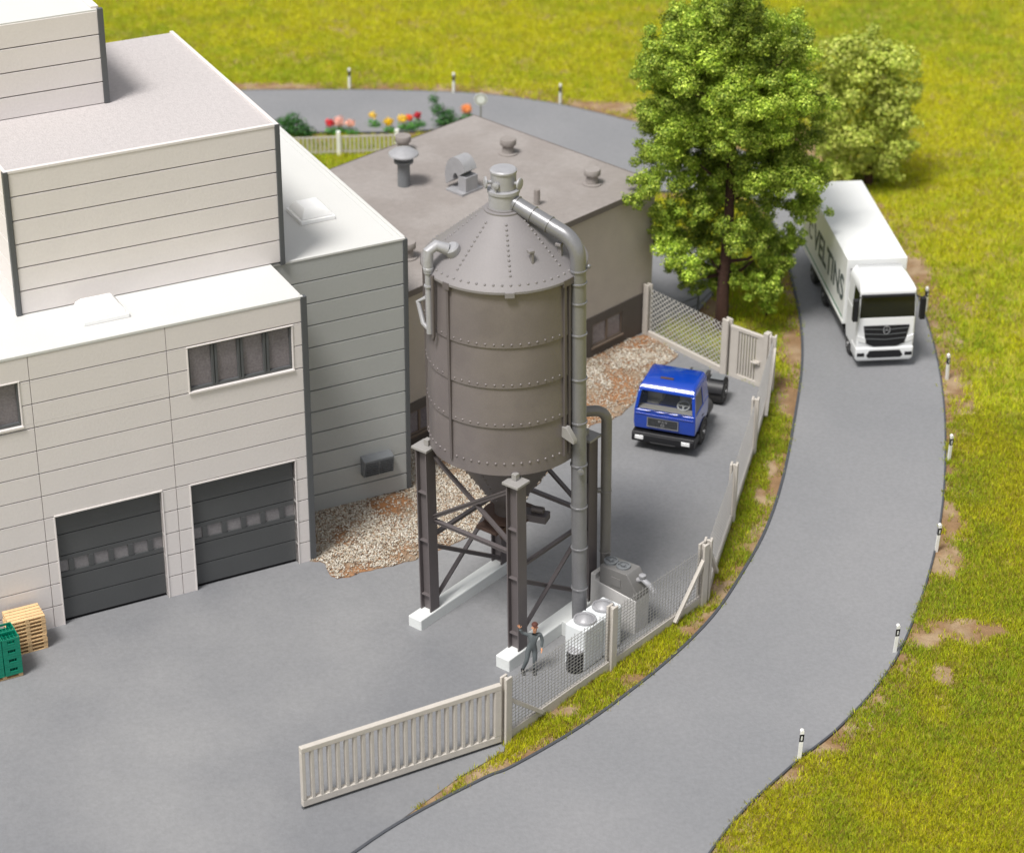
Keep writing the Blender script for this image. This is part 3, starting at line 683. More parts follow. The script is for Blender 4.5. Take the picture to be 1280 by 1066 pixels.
for t_ in (.3, .95, 1.6): q = p0+d*t_; b = MB(); b.lathe([(pr_+.003, -.035), (pr_+.03, -.02), (pr_+.03, .02), (pr_+.003, .035)], 28, q, d); b.build('pipe_band', M_['pipe'], silo)
b = MB(); b.box(2.28, 3.14, .12, .72, 0, .6); b.build('pipe_foot', M_['concrete'], silo, bevel=.03)
for z in (14.4,):
    b = MB(); b.tube([(2.74+.1, .4+.1, z), (2.74+.24, .4+.22, z)], .05, 8); b.ball((2.74+.26, .4+.24, z), .08, 8, 6); b.build('pipe_valve', M_['pipe'], silo)
M = Matrix.Rotation(math.atan2(PY, PX)-R(6), 4, 'Z'); b = MB(M); b.prism([(BRd-.05,8.35),(BRd+.45,8.2),(BRd+.45,8.35),(BRd+.15,8.75),(BRd-.05,8.75)], -.42, -.2, 'xz'); b.build('pipe_bracket', M_['plate'], silo, bevel=.02)
dv = Vector((math.sin(-SA+0), -math.cos(SA), 0)); va = Vector((math.cos(VA), math.sin(VA), 0)); b = MB(); b.lathe([(.05,0),(.05,.1),(.12,.12),(.12,.18),(.04,.2)], 16, Vector((PX,PY,6.95))+va*.22, va); b.build('pipe_valve', M_['pipe'], silo)
# small blower pipe
QX, QY = 2.42, 2.5
p1 = Vector((QX*.72, QY*.72, 8.1)); cor = Vector((QX, QY, 8.1)); p2 = Vector((QX, QY, 1.5))
b = MB(); b.tube([p1]+arc(p1, cor, p2, .42, 8)+[p2], .19, 24)
for z in (2.4, 4.9): b.lathe([(.2,z-.02),(.215,z),(.2,z+.02)], 24, (QX, QY, 0))
q = p1+(cor-p1).normalized()*.05; b.lathe([(.23,0),(.23,.1)], 24, q, (cor-p1).normalized())
b.build('blower_pipe', M_['pipe2'], silo)
b = MB(); b.tube([(QX-.45, QY-.35, 4.9), (QX-.1, QY-.1, 4.9)], .1, 12); b.build('pipe_clamp', M_['pipe2'], silo, bevel=.01)
# side overflow pipes on the left of the cone and body
LA = VA-R(62); dl = Vector((math.cos(LA), math.sin(LA), 0)); tl = Vector((-math.sin(LA), math.cos(LA), 0))
q = dl*(BRd+.14)
a0 = dl*(BRd-.45)+Vector((0,0,14.6)); b = MB()
b.lathe([(.02,-.02),(.24,0),(.27,.06),(.27,.3),(.22,.36),(.02,.38)], 24, dl*(BRd-.75)+tl*.18+Vector((0,0,14.72)), (dl*.5+Vector((0,0,1))).normalized())
b.tube([dl*(BRd-.5)+tl*.15+Vector((0,0,14.95)), dl*(BRd-.15)+Vector((0,0,15.1)), dl*(BRd+.12)+Vector((0,0,14.95)), q+Vector((0,0,14.6)), q+Vector((0,0,14.2))], [.2,.19,.18,.17,.16], 16)
b.tube([q+Vector((0,0,14.3)), q+Vector((0,0,12.0))], .12, 16); b.lathe([(.16,13.7),(.16,13.76)], 16, q); b.lathe([(.16,14.28),(.18,14.3),(.18,14.38),(.16,14.4)], 16, q)
b.build('overflow_pipe', M_['silver'], silo)
b = MB(); b.tube([q+tl*.28+Vector((0,0,14.2)), q+tl*.28+Vector((0,0,12.0)), q+tl*.2+Vector((0,0,11.85))], .06, 10); b.build('vent_line', M_['silo_dark'], silo)
b = MB(); q2 = q-tl*.3+dl*.1; b.tube([q+Vector((0,0,12.1)), q2+Vector((0,0,12.25)), q2-tl*.35+Vector((0,0,12.9)), q2-tl*.1-dl*.2+Vector((0,0,13.1))], .085, 12); b.build('overflow_spout', M_['silver'], silo)

# ------------------------------------------------------------------ blower on its base, white double tank, drum
def sworld(x, y): return Vector((-.17+x*math.cos(SA)-y*math.sin(SA), -7.1+x*math.sin(SA)+y*math.cos(SA), 0))
p = sworld(3.35, 2.25)
bl = empty('blower_unit', p, SA); tag(bl, 'dark grey hatch topped blower machine on a light concrete base by the fence', 'blower')
b = MB(); b.prism([(-1.0,0),(1.0,0),(1.0,1.42),(-.78,1.62),(-.8,1.85),(-1.0,1.85)], -.42, .42, 'xz'); b.build('base', M_['concrete2'], bl, bevel=.04, seg=3)
b = MB(); b.prism([(-.62,1.58),(1.0,1.42),(1.0,1.75),(.55,2.35),(-.62,2.3)], -.4, .4, 'xz'); hs_ = b.build('housing', M_['pump'], bl, bevel=.03)
for x in (-.42, .12):
    b = MB(); b.lathe([(.24,2.26),(.26,2.28),(.26,2.4),(.2,2.41),(.2,2.36),(.05,2.35)], 24, (x, 0, 0)); b.lathe([(.08,2.36),(.08,2.43),(.02,2.44)], 12, (x,0,0)); b.box(x-.2,x+.2,-.02,.02,2.37,2.4); b.build('filter_cap', M_['ventg'], hs_)
b = MB(); b.box(-.1, .3, -.425, -.4, 1.7, 2.05); b.build('hatch', M_['pump'], hs_, bevel=.01)
b = MB(); b.tube([(.7,0,2.0),(.95,0,2.15),(1.25,.02,2.0),(1.4,.05,1.8)], .1, 14); b.lathe([(.13,0),(.13,.1)], 14, (1.38,.05,1.85), (.4,0,-.6)); b.lathe([(.11,0),(.13,.03),(.13,.12),(.05,.15)], 14, (.95,0,2.2)); b.build('connector', M_['silver'], hs_)
p = sworld(3.92, -.02)
tk = empty('storage_tank', p, SA); tag(tk, 'white double tank with two round domed lids beside the blower', 'tank')
b = MB(); 
for y0, y1 in ((-1.12,-.03),(.03,1.05)): b.box(-.43, .43, y0, y1, .05, 1.72)
b.box(-.38,.38,-.1,.1,.1,1.6); b.build('tank_body', M_['tankw'], tk, bevel=.06, seg=3)
for y in (-.55, .5):
    b = MB(); b.lathe([(.38,1.70),(.4,1.72),(.4,1.8),(.34,1.82),(.32,1.78),(.3,1.80),(.15,1.90),(.01,1.94)], 32, (0, y, 0)); b.build('tank_lid', M_['silver'], tk)
p = at(718.5, 838); dr = empty('drum', (p.x, p.y, ZY), 0); tag(dr, 'small dark drum with pale lid behind the wire mesh', 'drum')
b = MB(); b.lathe([(.27,0),(.3,.03),(.3,.3),(.315,.32),(.3,.34),(.3,.58),(.315,.6),(.3,.62),(.29,.8)], 28); b.build('drum_body', M_['black'], dr)
b = MB(); b.lathe([(.295,.8),(.3,.84),(.27,.86),(.22,.84),(.01,.85)], 28); b.build('drum_lid', M_['silver'], dr)
# ------------------------------------------------------------------ fence
fence = empty('mesh_fence', (FP[0].x, FP[0].y, 0)); O_ = Vector((FP[0].x, FP[0].y, 0))
tag(fence, 'wire mesh fence with concrete posts and base boards round the yard', 'fence')
FL = [Vector((p.x-O_.x, p.y-O_.y, 0)) for p in FP]
def fpost(p, d, h=2.62, w_=.3, par=fence):
    """H-shaped concrete post, slots along d"""
    d = d.normalized(); nn = Vector((-d.y, d.x, 0)); M = Matrix(((d.x, nn.x, 0, p.x), (d.y, nn.y, 0, p.y), (0, 0, 1, 0), (0,0,0,1))); b = MB(M); h_ = w_/2
    b.box(-h_, h_, h_*.4, h_, 0, h); b.box(-h_, h_, -h_, -h_*.4, 0, h); b.box(-h_*.35, h_*.35, -h_*.4, h_*.4, 0, h-.03)
    return b.build('fence_post', M_['fence'], par, bevel=.018)
def mesh_panel(a, c, h, par=fence, z0=.42, sp=.17, r=.0115, lf=.5):
    L = (c-a).length; d = (c-a)/L; V = []; F = []
    def wire(p, q, off):
        nn = Vector((-d.y, d.x, 0))*off; u = (q-p).normalized(); up = Vector((-d.y, d.x, 0)); s_ = u.cross(up); k = len(V)
        for e in (p, q):
            for ang in (0, 2.094, 4.189): V.append(e+nn+up*math.cos(ang)*r+s_*math.sin(ang)*r)
        for i in range(3): j = (i+1) % 3; F.append((k+i, k+j, k+3+j, k+3+i))
    Hh = h-z0
    if lf < 1:      # upright wires crossed by level ones
        n = int(L/sp)
        for i in range(1, n): x = L*i/n; k_ = .05*math.sin(i*2.3); wire(a+d*x+Vector((0,0,z0)), a+d*x+Vector((0,0,h+.06+k_)), .008)
        m_ = int(Hh/.13)
        for i in range(m_+1): z = z0+Hh*i/m_; wire(a+Vector((0,0,z)), c+Vector((0,0,z)), -.008)
    else:
        lean = Hh*lf; n = int((L+lean)/sp)
        for sgn, off in ((1, .009), (-1, -.009)):
            for i in range(-int(lean/sp)-1, n+1):
                x0 = i*sp; x1 = x0+lean
                t0 = max(0, (0-x0)/lean); t1 = min(1, (L-x0)/lean)
                if t1 <= t0: continue
                za, zb = z0+Hh*t0, z0+Hh*t1; xa, xb = x0+lean*t0, x0+lean*t1
                if sgn < 0: xa, xb = L-xa, L-xb
                wire(a+d*xa+Vector((0,0,za)), a+d*xb+Vector((0,0,zb)), off)
    me = bpy.data.meshes.new('wire_mesh'); me.from_pydata([tuple(v) for v in V], [], F); me.materials.append(M_['wire2' if lf > 1 else 'wire']); o = bpy.data.objects.new('wire_mesh', me); sc.collection.objects.link(o); o.parent = par; return o
def base_board(a, c, h=.42, par=fence, t_=.13):
    b = MB(); d = (c-a).normalized(); b.bar(a+d*.16+Vector((0,0,h/2)), c-d*.16+Vector((0,0,h/2)), t_, h); return b.build('base_board', M_['fence'], par, bevel=.015)
for i in range(5):
    a, c = FL[i], FL[i+1]; d = (c-a).normalized()
    base_board(a, c); mesh_panel(a+d*.16, c-d*.16, 2.42)
fpost(FL[0], FL[1]-FL[0], 2.66); fpost(FL[1], FL[2]-FL[0])
d = (FL[2]-FL[1]).normalized(); fpost(FL[2]-d*.22, d); fpost(FL[2]+(FL[3]-FL[2]).normalized()*.16, FL[3]-FL[2])
fpost(FL[3], FL[4]-FL[2]); fpost(FL[4], FL[5]-FL[3]); fpost(FL[5], FL[5]-FL[4])
def fbrace(p, q): 
    b = MB(); b.bar(p, q, .14, .14); b.build('fence_brace', M_['fence'], fence, bevel=.01)
nn = Vector((d.y, -d.x, 0))
d01 = (FL[1]-FL[0]).normalized(); n01 = Vector((d01.y, -d01.x, 0)); fbrace(FL[0]+d01*.15+Vector((0,0,1.7))+n01*.02, FL[0]+d01*1.75+n01*.12+Vector((0,0,.35)))
d12 = (FL[2]-FL[1]).normalized(); fbrace(FL[2]-d12*.3+Vector((0,0,2.0))+nn*.08, FL[2]-d12*2.0+nn*.15+Vector((0,0,.2)))
d23 = (FL[3]-FL[2]).normalized(); n23 = Vector((d23.y, -d23.x, 0)); fbrace(FL[2]+d23*.3+Vector((0,0,1.9))+n23*.08, FL[2]+d23*1.7+n23*.14+Vector((0,0,.3)))
d45 = (FL[5]-FL[4]).normalized(); n45 = Vector((d45.y, -d45.x, 0)); fbrace(FL[5]-d45*.15+Vector((0,0,2.1))+n45*.1, FL[5]-d45*2.6+n45*.16+Vector((0,0,.2)))
# back fence (hall to small gate)
bf = empty('mesh_fence', (FP[7].x, FP[7].y, 0)); O2 = Vector((FP[7].x, FP[7].y, 0)); tag(bf, 'short run of wire mesh fence between the hall corner and the small gate', 'fence')
a = Vector((0,0,0)); c = FP[6]-FP[7]; c.z = 0; d = (c-a).normalized()
fpost(a, d, 2.5, .3, bf); fpost(c, d, 2.66, .34, bf); base_board(a, c, .3, bf, .2); mesh_panel(a+d*.16, c-d*.16, 2.35, bf, .3, .27, .02, 1.15)
# small gate
gp = FP[6]; gq = FP[5]; gd = (gq-gp); gd.z = 0; GL = gd.length; ga = math.atan2(gd.y, gd.x)
sg = empty('small_gate', (gp.x, gp.y, 0), ga); tag(sg, 'small concrete coloured barred gate with handle between the two posts at the far corner', 'gate')
b = MB(); x0, x1 = .22, GL-.42
b.box(x0, x0+.42, -.07, .07, .12, 2.35); b.box(x1-.3, x1, -.07, .07, .12, 2.3); b.box(x0-.02, x1, -.08, .08, 2.3, 2.45); b.box(x0, x1, -.075, .075, .05, .25)
b.build('gate_frame', M_['fence'], sg, bevel=.015)
b = MB(); k = 7
for i in range(k): x = x0+.5+(x1-x0-.85)*i/(k-1); b.box(x-.045, x+.045, -.04, .04, .24, 2.31)
b.build('gate_bars', M_['fence'], sg, bevel=.008, seg=1)
b = MB(); b.box(x1-.45, x1-.1, -.15, -.08, 1.1, 1.25); b.tube([(x1-.2,-.2,1.18),(x1-.5,-.2,1.18)], .045, 8); b.tube([(x1-.2,-.2,1.18),(x1-.2,-.08,1.18)], .04, 8); b.build('handle', M_['fence'], sg)
b = MB(); b.box(GL-.4, GL-.16, -.15, .15, 0, 2.68); b.build('gate_post', M_['fence'], sg, bevel=.02)
# sliding gate
p0 = FP[0]; p1 = at(378, 1012); dd = p1-p0; dd.z = 0; SL = dd.length; sa = math.atan2(dd.y, dd.x)
sgt = empty('sliding_gate', (p0.x, p0.y, 0), sa); tag(sgt, 'long barred sliding gate across the yard entrance in the foreground', 'gate')
b = MB(); x0, x1 = .2, SL; zt = 2.45
b.box(x0, x1, -.1, .1, zt-.2, zt); b.box(x0, x1, -.09, .09, .16, .42); b.box(x0, x0+.26, -.095, .095, .42, zt-.2); b.box(x1-.14, x1, -.095, .095, .42, zt-.2)
b.build('gate_frame', M_['fence'], sgt, bevel=.025, seg=2)
b = MB(); k = 22
for i in range(k):
    x = x0+.5+(x1-.14-x0-.75)*i/(k-1); b.box(x-.055, x+.055, -.085, .085, .41, zt-.19)
b.build('gate_bars', M_['fence'], sgt, bevel=.012, seg=1)
b = MB(); b.box(x0+.02, x0+.2, -.12, -.09, .9, 1.5); b.build('lock_plate', M_['fence'], sgt, bevel=.01)
b = MB(); b.box(x0, x1, -.06, .06, .062, .09); b.build('gate_track', M_['dgrey'], sgt)

# railing beside the side road
rp = [at(800,412), at(822,403), at(844.7,391), at(872,391), at(890.6,371), at(903,352), at(915,338)]
rp = [at(817,417), at(845,402), at(872,391), at(891,372), at(900,362)]
ro = empty('railing', (rp[0].x, rp[0].y, 0)); tag(ro, 'low dark two bar railing beside the tree trunk', 'railing')
rq = [p-Vector((rp[0].x, rp[0].y, 0)) for p in rp]
for p in rq: b = MB(); b.box(p.x-.045, p.x+.045, p.y-.045, p.y+.045, 0, .85); b.build('railing_post', M_['rail'], ro)
for z in (.42, .83):
    b = MB()
    for i in range(len(rq)-1): b.bar(rq[i]+Vector((0,0,z)), rq[i+1]+Vector((0,0,z)), .06, .05)
    b.build('rail', M_['rail'], ro)

# delineator posts
def delineator():
    r_ = empty('delineator_post')
    b = MB(); b.prism([(-.075,-.06),(.075,-.06),(0,.085)], 0, .78, 'xy'); b.prism([(-.073,-.058),(.073,-.058),(0,.083)], 1.06, 1.2, 'xy'); b.ball((0,0,1.19), .072, 10, 4, True); b.build('post_body', M_['pwhite'], r_, bevel=.012)
    b = MB(); b.prism([(-.078,-.063),(.078,-.063),(0,.089)], .78, 1.06, 'xy'); bd = b.build('black_band', M_['black'], r_)
    b = MB(); b.box(-.025, .025, -.07, -.0635, .84, 1.0); b.build('reflector', M_['lamp'], bd); return r_
dpts = [((998,950),'white delineator post nearest the bottom edge, on the grass right of the road', .04, -.02), ((1117,817),'white delineator post beside the brown bare patch at the road edge', .05, 0),
        ((1169,690),'white delineator post on the soil verge, third up from the bottom of the road', .06, 0), ((1185,577),'white delineator post at the middle of the right verge, fourth up from the bottom', .03, 0), ((1183,475),'white delineator post just below the white truck on the right verge', .0, -.03),
        ((1156,390),'white delineator post right beside the white truck mirror', 0, 0), ((700,132),'blurred delineator post by the far road left of the big tree', 0, 0), ((567,118),'blurred delineator post on the far verge above the hall roof', 0, 0), ((437,112),'blurred delineator post on the far verge furthest left', 0, 0)]
pro = delineator(); remember(pro)
for i, (q, lab, ty, tx) in enumerate(dpts):
    o = pro if i == 0 else copy_tree(pro); p = at(*q); o.location = (p.x, p.y, 0); o.rotation_euler = (tx, ty, R(10+i*7)); tag(o, lab, 'delineator post', 'delineator posts along the road')
# ------------------------------------------------------------------ trucks
def wheel(parent, x, y, r=.5, w_=.3, side=1, rim=True):
    b = MB(); ax = (side, 0, 0)
    b.lathe([(r*.55,0),(r*.93,0),(r,.05),(r,w_-.05),(r*.93,w_),(r*.55,w_)], 28, (x, y, r), ax); 
    t_ = b.build('wheel', M_['tyre'], parent)
    b = MB(); b.lathe([(r*.56,w_-.1),(r*.58,w_-.01),(r*.5,w_+.005),(r*.45,w_-.06),(r*.2,w_-.04),(r*.18,w_+.06),(.02,w_+.07)], 24, (x, y, r), ax)
    for k in range(8): a = k*math.pi/4; b.ball((x+side*(w_-.045), y+math.cos(a)*r*.32, r+math.sin(a)*r*.32), .03, 6, 4)
    b.build('rim', M_['rimg'], t_); return t_
# ---- blue tractor. local: x = image right, y = towards the rear, origin = middle of the front bumper on the ground
tr = empty('truck', (6.05, 4.6, ZY), R(-18.5)); tr.scale = (1.03,1.03,1.03); tag(tr, 'blue day cab tractor truck without trailer parked in the yard', 'truck')
# lower cab
b = MB()
def loft(secs, b):
    """secs: list of (z, x0, x1, y0, y1) rectangles"""
    vs = []; fs = []
    for z, x0, x1, y0, y1 in secs: vs += [(x0,y0,z),(x1,y0,z),(x1,y1,z),(x0,y1,z)]
    fs.append((3,2,1,0)); n = len(secs)
    for i in range(n-1): q = i*4; fs += [(q+j, q+(j+1) % 4, q+4+(j+1) % 4, q+4+j) for j in range(4)]
    q = (n-1)*4; fs.append((q,q+1,q+2,q+3)); b.add(vs, fs)
loft([(.92,-1.22,1.22,.06,2.0),(1.2,-1.24,1.24,.02,2.05),(1.78,-1.23,1.23,.0,2.05)], b)
body = b.build('cab', M_['blue'], tr, bevel=.05, seg=3)
b = MB()  # pillars and roof
zb, zt = 1.76, 2.52
def pil(x0a, x1a, y0a, y1a, x0b, x1b, y0b, y1b):
    b.add([(x0a,y0a,zb),(x1a,y0a,zb),(x1a,y1a,zb),(x0a,y1a,zb),(x0b,y0b,zt),(x1b,y0b,zt),(x1b,y1b,zt),(x0b,y1b,zt)], [(0,3,2,1),(4,5,6,7),(0,1,5,4),(1,2,6,5),(2,3,7,6),(3,0,4,7)])
for s_ in (-1, 1):
    xa = sorted((s_*1.22, s_*1.10)); xb = sorted((s_*1.13, s_*1.0)); pil(xa[0], xa[1], .01, .17, xb[0], xb[1], .2, .36)
    xa = sorted((s_*1.22, s_*1.16)); xb = sorted((s_*1.13, s_*1.07)); pil(xa[0], xa[1], 1.25, 2.04, xb[0], xb[1], 1.25, 2.0)
pil(-1.2, 1.2, 1.98, 2.05, -1.12, 1.12, 1.95, 2.01)
b.build('cab_pillars', M_['blue'], body, bevel=.02)
b = MB(); loft([(2.5,-1.14,1.14,.19,2.02),(2.62,-1.13,1.13,.24,2.01),(2.8,-1.04,1.04,.5,1.95),(2.86,-.9,.9,.75,1.85)], b); b.build('cab_roof', M_['blue'], body, bevel=.06, seg=3)
b = MB(); b.box(-.42, .1, .74, .86, 2.85, 2.9); b.build('roof_vent', M_['rust'], body, bevel=.01)
b = MB(); b.add([(-1.1,.06,zb+.01),(1.1,.06,zb+.01),(1.0,.25,zt-.01),(-1.0,.25,zt-.01)], [(0,1,2,3)]); b.build('windscreen', M_['wind'], body, smooth=False)
for s_ in (-1, 1): b = MB(); b.add([(s_*1.195,.16,zb+.01),(s_*1.195,1.27,zb+.01),(s_*1.105,1.27,zt-.01),(s_*1.105,.34,zt-.01)], [(0,1,2,3)]); b.build('side_window', M_['darkglass'], body, smooth=False)
b = MB(); b.box(-1.1, 1.1, .12, .5, 1.72, 1.82); b.box(-.95,-.35,.95,1.45,1.5,2.3); b.box(.35,.95,.95,1.45,1.5,2.3); b.box(-.9,-.4,.6,1.1,1.5,1.85); b.box(.4,.9,.6,1.1,1.5,1.85); b.build('interior', M_['seat'], body, bevel=.04)
b = MB(); 
P = [(.62+.24*math.cos(2*math.pi*i/20), .52+.2*math.sin(2*math.pi*i/20), 1.95+.1*math.sin(2*math.pi*i/20)) for i in range(21)]
b.tube(P, .03, 8, cap=False); b.tube([(.62,.52,1.95),(.62,.35,1.75)], .04, 8); b.box(.4,.84,.5,.54,1.93,1.96); b.build('steering_wheel', M_['tankw'], body)
# grille
b = MB(); b.box(-.66, .56, -.035, .03, 1.12, 1.5); b.build('grille', M_['dgrey'], body, bevel=.01)
b = MB(); 
for (x0, x1, z0, z1) in ((-.68,.58,1.49,1.52),(-.68,.58,1.1,1.13),(-.68,-.65,1.13,1.49),(.55,.58,1.13,1.49)): b.box(x0, x1, -.05, .0, z0, z1)
b.build('grille_trim', M_['chrome'], body)
b = MB()
for i in range(7): z = 1.155+i*.048; b.box(-.64, .54, -.045, -.03, z, z+.014)
b.build('grille_slats', M_['black'], body)
Mt = Matrix.Translation((-.05,-.05,1.385)) @ Matrix.Rotation(R(90), 4, 'X'); text_mesh('maker_lettering', 'M A N', .13, M_['chrome'], body, Mt, .006, .003)
b = MB(); b.lathe([(.055,-.0),(.075,0),(.075,.012),(.055,.012)], 16, (-.05,-.047,1.24), (0,-1,0), cap=False); b.box(-.1,0,-.056,-.048,1.225,1.25); b.build('emblem', M_['chrome'], body)
b = MB(); b.box(-1.15, 1.15, -.03, .01, 1.6, 1.63); b.build('cab_moulding', M_['blue'], body, bevel=.01)
for x in (-.75, -.2, .35): b = MB(); b.bar((x, -.02, 1.74), (x+.5, .03, 1.8), .02, .02); b.build('wiper', M_['black'], body)
# bumper, lamps
b = MB(); b.prism([(-.1,.42),(.9,.42),(.9,.5),(.55,.82),(-.05,.82),(-.12,.72),(-.12,.5)], -1.26, 1.26, 'yz'); bp = b.build('bumper', M_['black'], tr, bevel=.03)
b = MB(); b.box(-1.2, 1.2, -.13, -.1, .72, .75); b.box(-.5,.5,-.14,-.1,.44,.47); b.build('bumper_strip', M_['chassis'], bp)
for x in (-.95, .92): b = MB(); b.box(x-.17, x+.17, -.16, -.1, .54, .7); b.build('headlight', M_['lamp'], bp, bevel=.02)
b = MB(); b.box(-.95,.95,.3,1.9,.3,.8); b.box(-.42,-.3,1.9,5.7,.62,.92); b.box(.3,.42,1.9,5.7,.62,.92); b.box(-.35,.35,2.6,2.75,.64,.9); b.box(-.35,.35,5.5,5.65,.64,.9); b.box(-.5,.5,3.3,3.42,.6,.88)
ch = b.build('chassis', M_['chassis'], tr, bevel=.015)
b = MB(); b.box(-.38, .38, 2.1, 2.9, .925, .95); b.box(-.3,.3,5.05,5.6,.925,.95); b.build('deck_plate', M_['ventg'], ch)
b = MB(); b.lathe([(.5,0),(.5,.08),(.1,.1)], 28, (0,4.45,1.0)); b.box(-.5,.5,4.2,4.7,.93,1.0); b.build('fifth_wheel', M_['black'], ch)
b = MB(); b.box(-.55,.55,2.12,2.25,.9,1.5); b.build('cab_back_frame', M_['chassis'], ch)
for s_ in (-1, 1):
    b = MB(); b.tube([(s_*.8,2.5,.62),(s_*.8,3.3,.62)] , .36, 20); b.build('fuel_tank', M_['chassis'], tr, bevel=.02)
    wheel(tr, s_*.97, 1.3, .52, .3, s_); wheel(tr, s_*.68, 4.85, .52, .58, s_)
    b = MB(); x0, x1 = sorted((s_*.6, s_*1.24)); vs = []; fs = []
    for i in range(9):
        a = R(15+150*i/8); yy, zz = 4.85+.62*math.cos(a), .5+.62*math.sin(a); vs += [(x0,yy,zz),(x1,yy,zz),(x1,4.85+.57*math.cos(a),.5+.57*math.sin(a)),(x0,4.85+.57*math.cos(a),.5+.57*math.sin(a))]
    for i in range(8): q = i*4; fs += [(q,q+1,q+5,q+4),(q+3,q+7,q+6,q+2),(q+1,q+2,q+6,q+5),(q,q+4,q+7,q+3)]
    fs += [(0,3,2,1),(32,33,34,35)]; b.add(vs, fs); b.build('mudguard', M_['black'], tr)
    b = MB(); b.box(*sorted((s_*.66, s_*1.2)), 4.6, 5.1, 1.122, 1.14); b.build('mudguard_top', M_['ventg'], tr)
    b = MB(); vs = []; fs = []; x0, x1 = sorted((s_*1.1, s_*1.27))
    for i in range(9):
        a = R(180*i/8); vs += [(x0,1.3+.62*math.cos(a),.5+.62*math.sin(a)),(x1,1.3+.62*math.cos(a),.5+.62*math.sin(a)),(x1,1.3+.55*math.cos(a),.5+.55*math.sin(a)),(x0,1.3+.55*math.cos(a),.5+.55*math.sin(a))]
    for i in range(8): q = i*4; fs += [(q,q+1,q+5,q+4),(q+3,q+7,q+6,q+2),(q+1,q+2,q+6,q+5),(q,q+4,q+7,q+3)]
    fs += [(0,3,2,1),(32,33,34,35)]; b.add(vs, fs); b.build('wheel_arch', M_['black'], tr)
    b = MB(); b.box(*sorted((s_*1.235, s_*1.25)), 1.1, 1.3, 1.3, 1.34); b.build('door_handle', M_['black'], body)

# ---- white box truck
wt = empty('truck', (15.9, 12.1, ZR), R(6.2)); tag(wt, 'white box truck with lettered side driving down the road', 'truck')
b = MB(); loft([(.55,-1.22,1.22,.06,2.0),(1.0,-1.25,1.25,0,2.1),(1.95,-1.24,1.24,.02,2.1)], b); cb = b.build('cab', M_['white'], wt, bevel=.08, seg=4)
b = MB(); zb, zt = 1.93, 2.72
def pil2(x0a, x1a, y0a, y1a, x0b, x1b, y0b, y1b, b=None):
    b.add([(x0a,y0a,zb),(x1a,y0a,zb),(x1a,y1a,zb),(x0a,y1a,zb),(x0b,y0b,zt),(x1b,y0b,zt),(x1b,y1b,zt),(x0b,y1b,zt)], [(0,3,2,1),(4,5,6,7),(0,1,5,4),(1,2,6,5),(2,3,7,6),(3,0,4,7)])
for s_ in (-1, 1):
    xa = sorted((s_*1.23, s_*1.17)); xb = sorted((s_*1.2, s_*1.15)); pil2(xa[0], xa[1], .03, .16, xb[0], xb[1], .17, .3, b)
    xa = sorted((s_*1.23, s_*1.17)); xb = sorted((s_*1.2, s_*1.14)); pil2(xa[0], xa[1], 1.2, 2.08, xb[0], xb[1], 1.2, 2.08, b)
pil2(-1.2,1.2,2.0,2.09,-1.18,1.18,2.0,2.09,b); b.build('cab_pillars', M_['white'], cb, bevel=.03)
b = MB(); loft([(2.7,-1.21,1.21,.12,2.1),(2.85,-1.21,1.21,.14,2.1),(3.2,-1.15,1.15,.42,2.1),(3.62,-1.0,1.0,1.15,2.1),(3.7,-.9,.9,1.5,2.05)], b); b.build('cab_roof', M_['white'], cb, bevel=.12, seg=4)
b = MB(); b.box(-1.12,1.12,-.02,.12,2.66,2.74); b.build('sun_visor', M_['black'], cb, bevel=.02)
b = MB(); b.add([(-1.19,.02,zb),(1.19,.02,zb),(1.16,.145,zt-.02),(-1.16,.145,zt-.02)], [(0,1,2,3)]); b.build('windscreen', M_['darkglass'], cb, smooth=False)
for s_ in (-1, 1):
    b = MB(); b.add([(s_*1.225,.16,zb),(s_*1.225,1.2,zb),(s_*1.19,1.2,zt),(s_*1.19,.3,zt)], [(0,1,2,3)]); b.build('side_window', M_['darkglass'], cb, smooth=False)
    b = MB(); b.box(*sorted((s_*1.34, s_*1.56)), -.26, .0, 1.9, 2.66); b.bar((s_*1.2,.1,2.66),(s_*1.45,-.1,2.62),.05,.05); b.build('mirror', M_['black'], cb, bevel=.03)
    b = MB(); b.prism([(s_*.78,.98),(s_*1.2,1.08),(s_*1.22,1.3),(s_*.85,1.18)], -.03, .1, 'xz'); b.build('headlight', M_['lamp'], cb, bevel=.015)
    b = MB(); b.box(*sorted((s_*.88, s_*1.2)), -.07, .1, .54, .66); b.build('fog_light', M_['black'], cb, bevel=.01)
    b = MB(); b.bar((s_*1.1,2.1,2.5),(s_*1.1,2.3,3.0),.1,.5); b.build('air_deflector', M_['black'], cb, bevel=.02)
b = MB(); b.prism([(-1.0,1.64),(1.0,1.64),(.86,1.0),(.5,.88),(-.5,.88),(-.86,1.0)], -.03, .05, 'xz'); gr_ = b.build('grille', M_['black'], cb, bevel=.01)
b = MB()
for z, hw in ((1.5,.96),(1.32,.92),(1.14,.86)): b.prism([(-hw,z+.03),(0,z-.02),(hw,z+.03),(hw,z+.06),(0,z+.01),(-hw,z+.06)], -.055, -.02, 'xz')
b.build('grille_slats', M_['dgrey'], gr_)
b = MB(); b.lathe([(.13,0),(.16,0),(.16,.02),(.13,.02)], 24, (0,-.06,1.5), (0,-1,0), cap=False); 
for k in range(3): a = R(90+120*k); b.bar((0,-.07,1.5),(.14*math.cos(a),-.07,1.5+.14*math.sin(a)),.02,.02)
b.build('emblem', M_['chrome'], gr_)
b = MB(); loft([(.32,-1.16,1.16,.05,.9),(.45,-1.26,1.26,-.05,.9),(.85,-1.262,1.262,-.035,.9)], b); bb = b.build('bumper', M_['white'], cb, bevel=.07, seg=4)
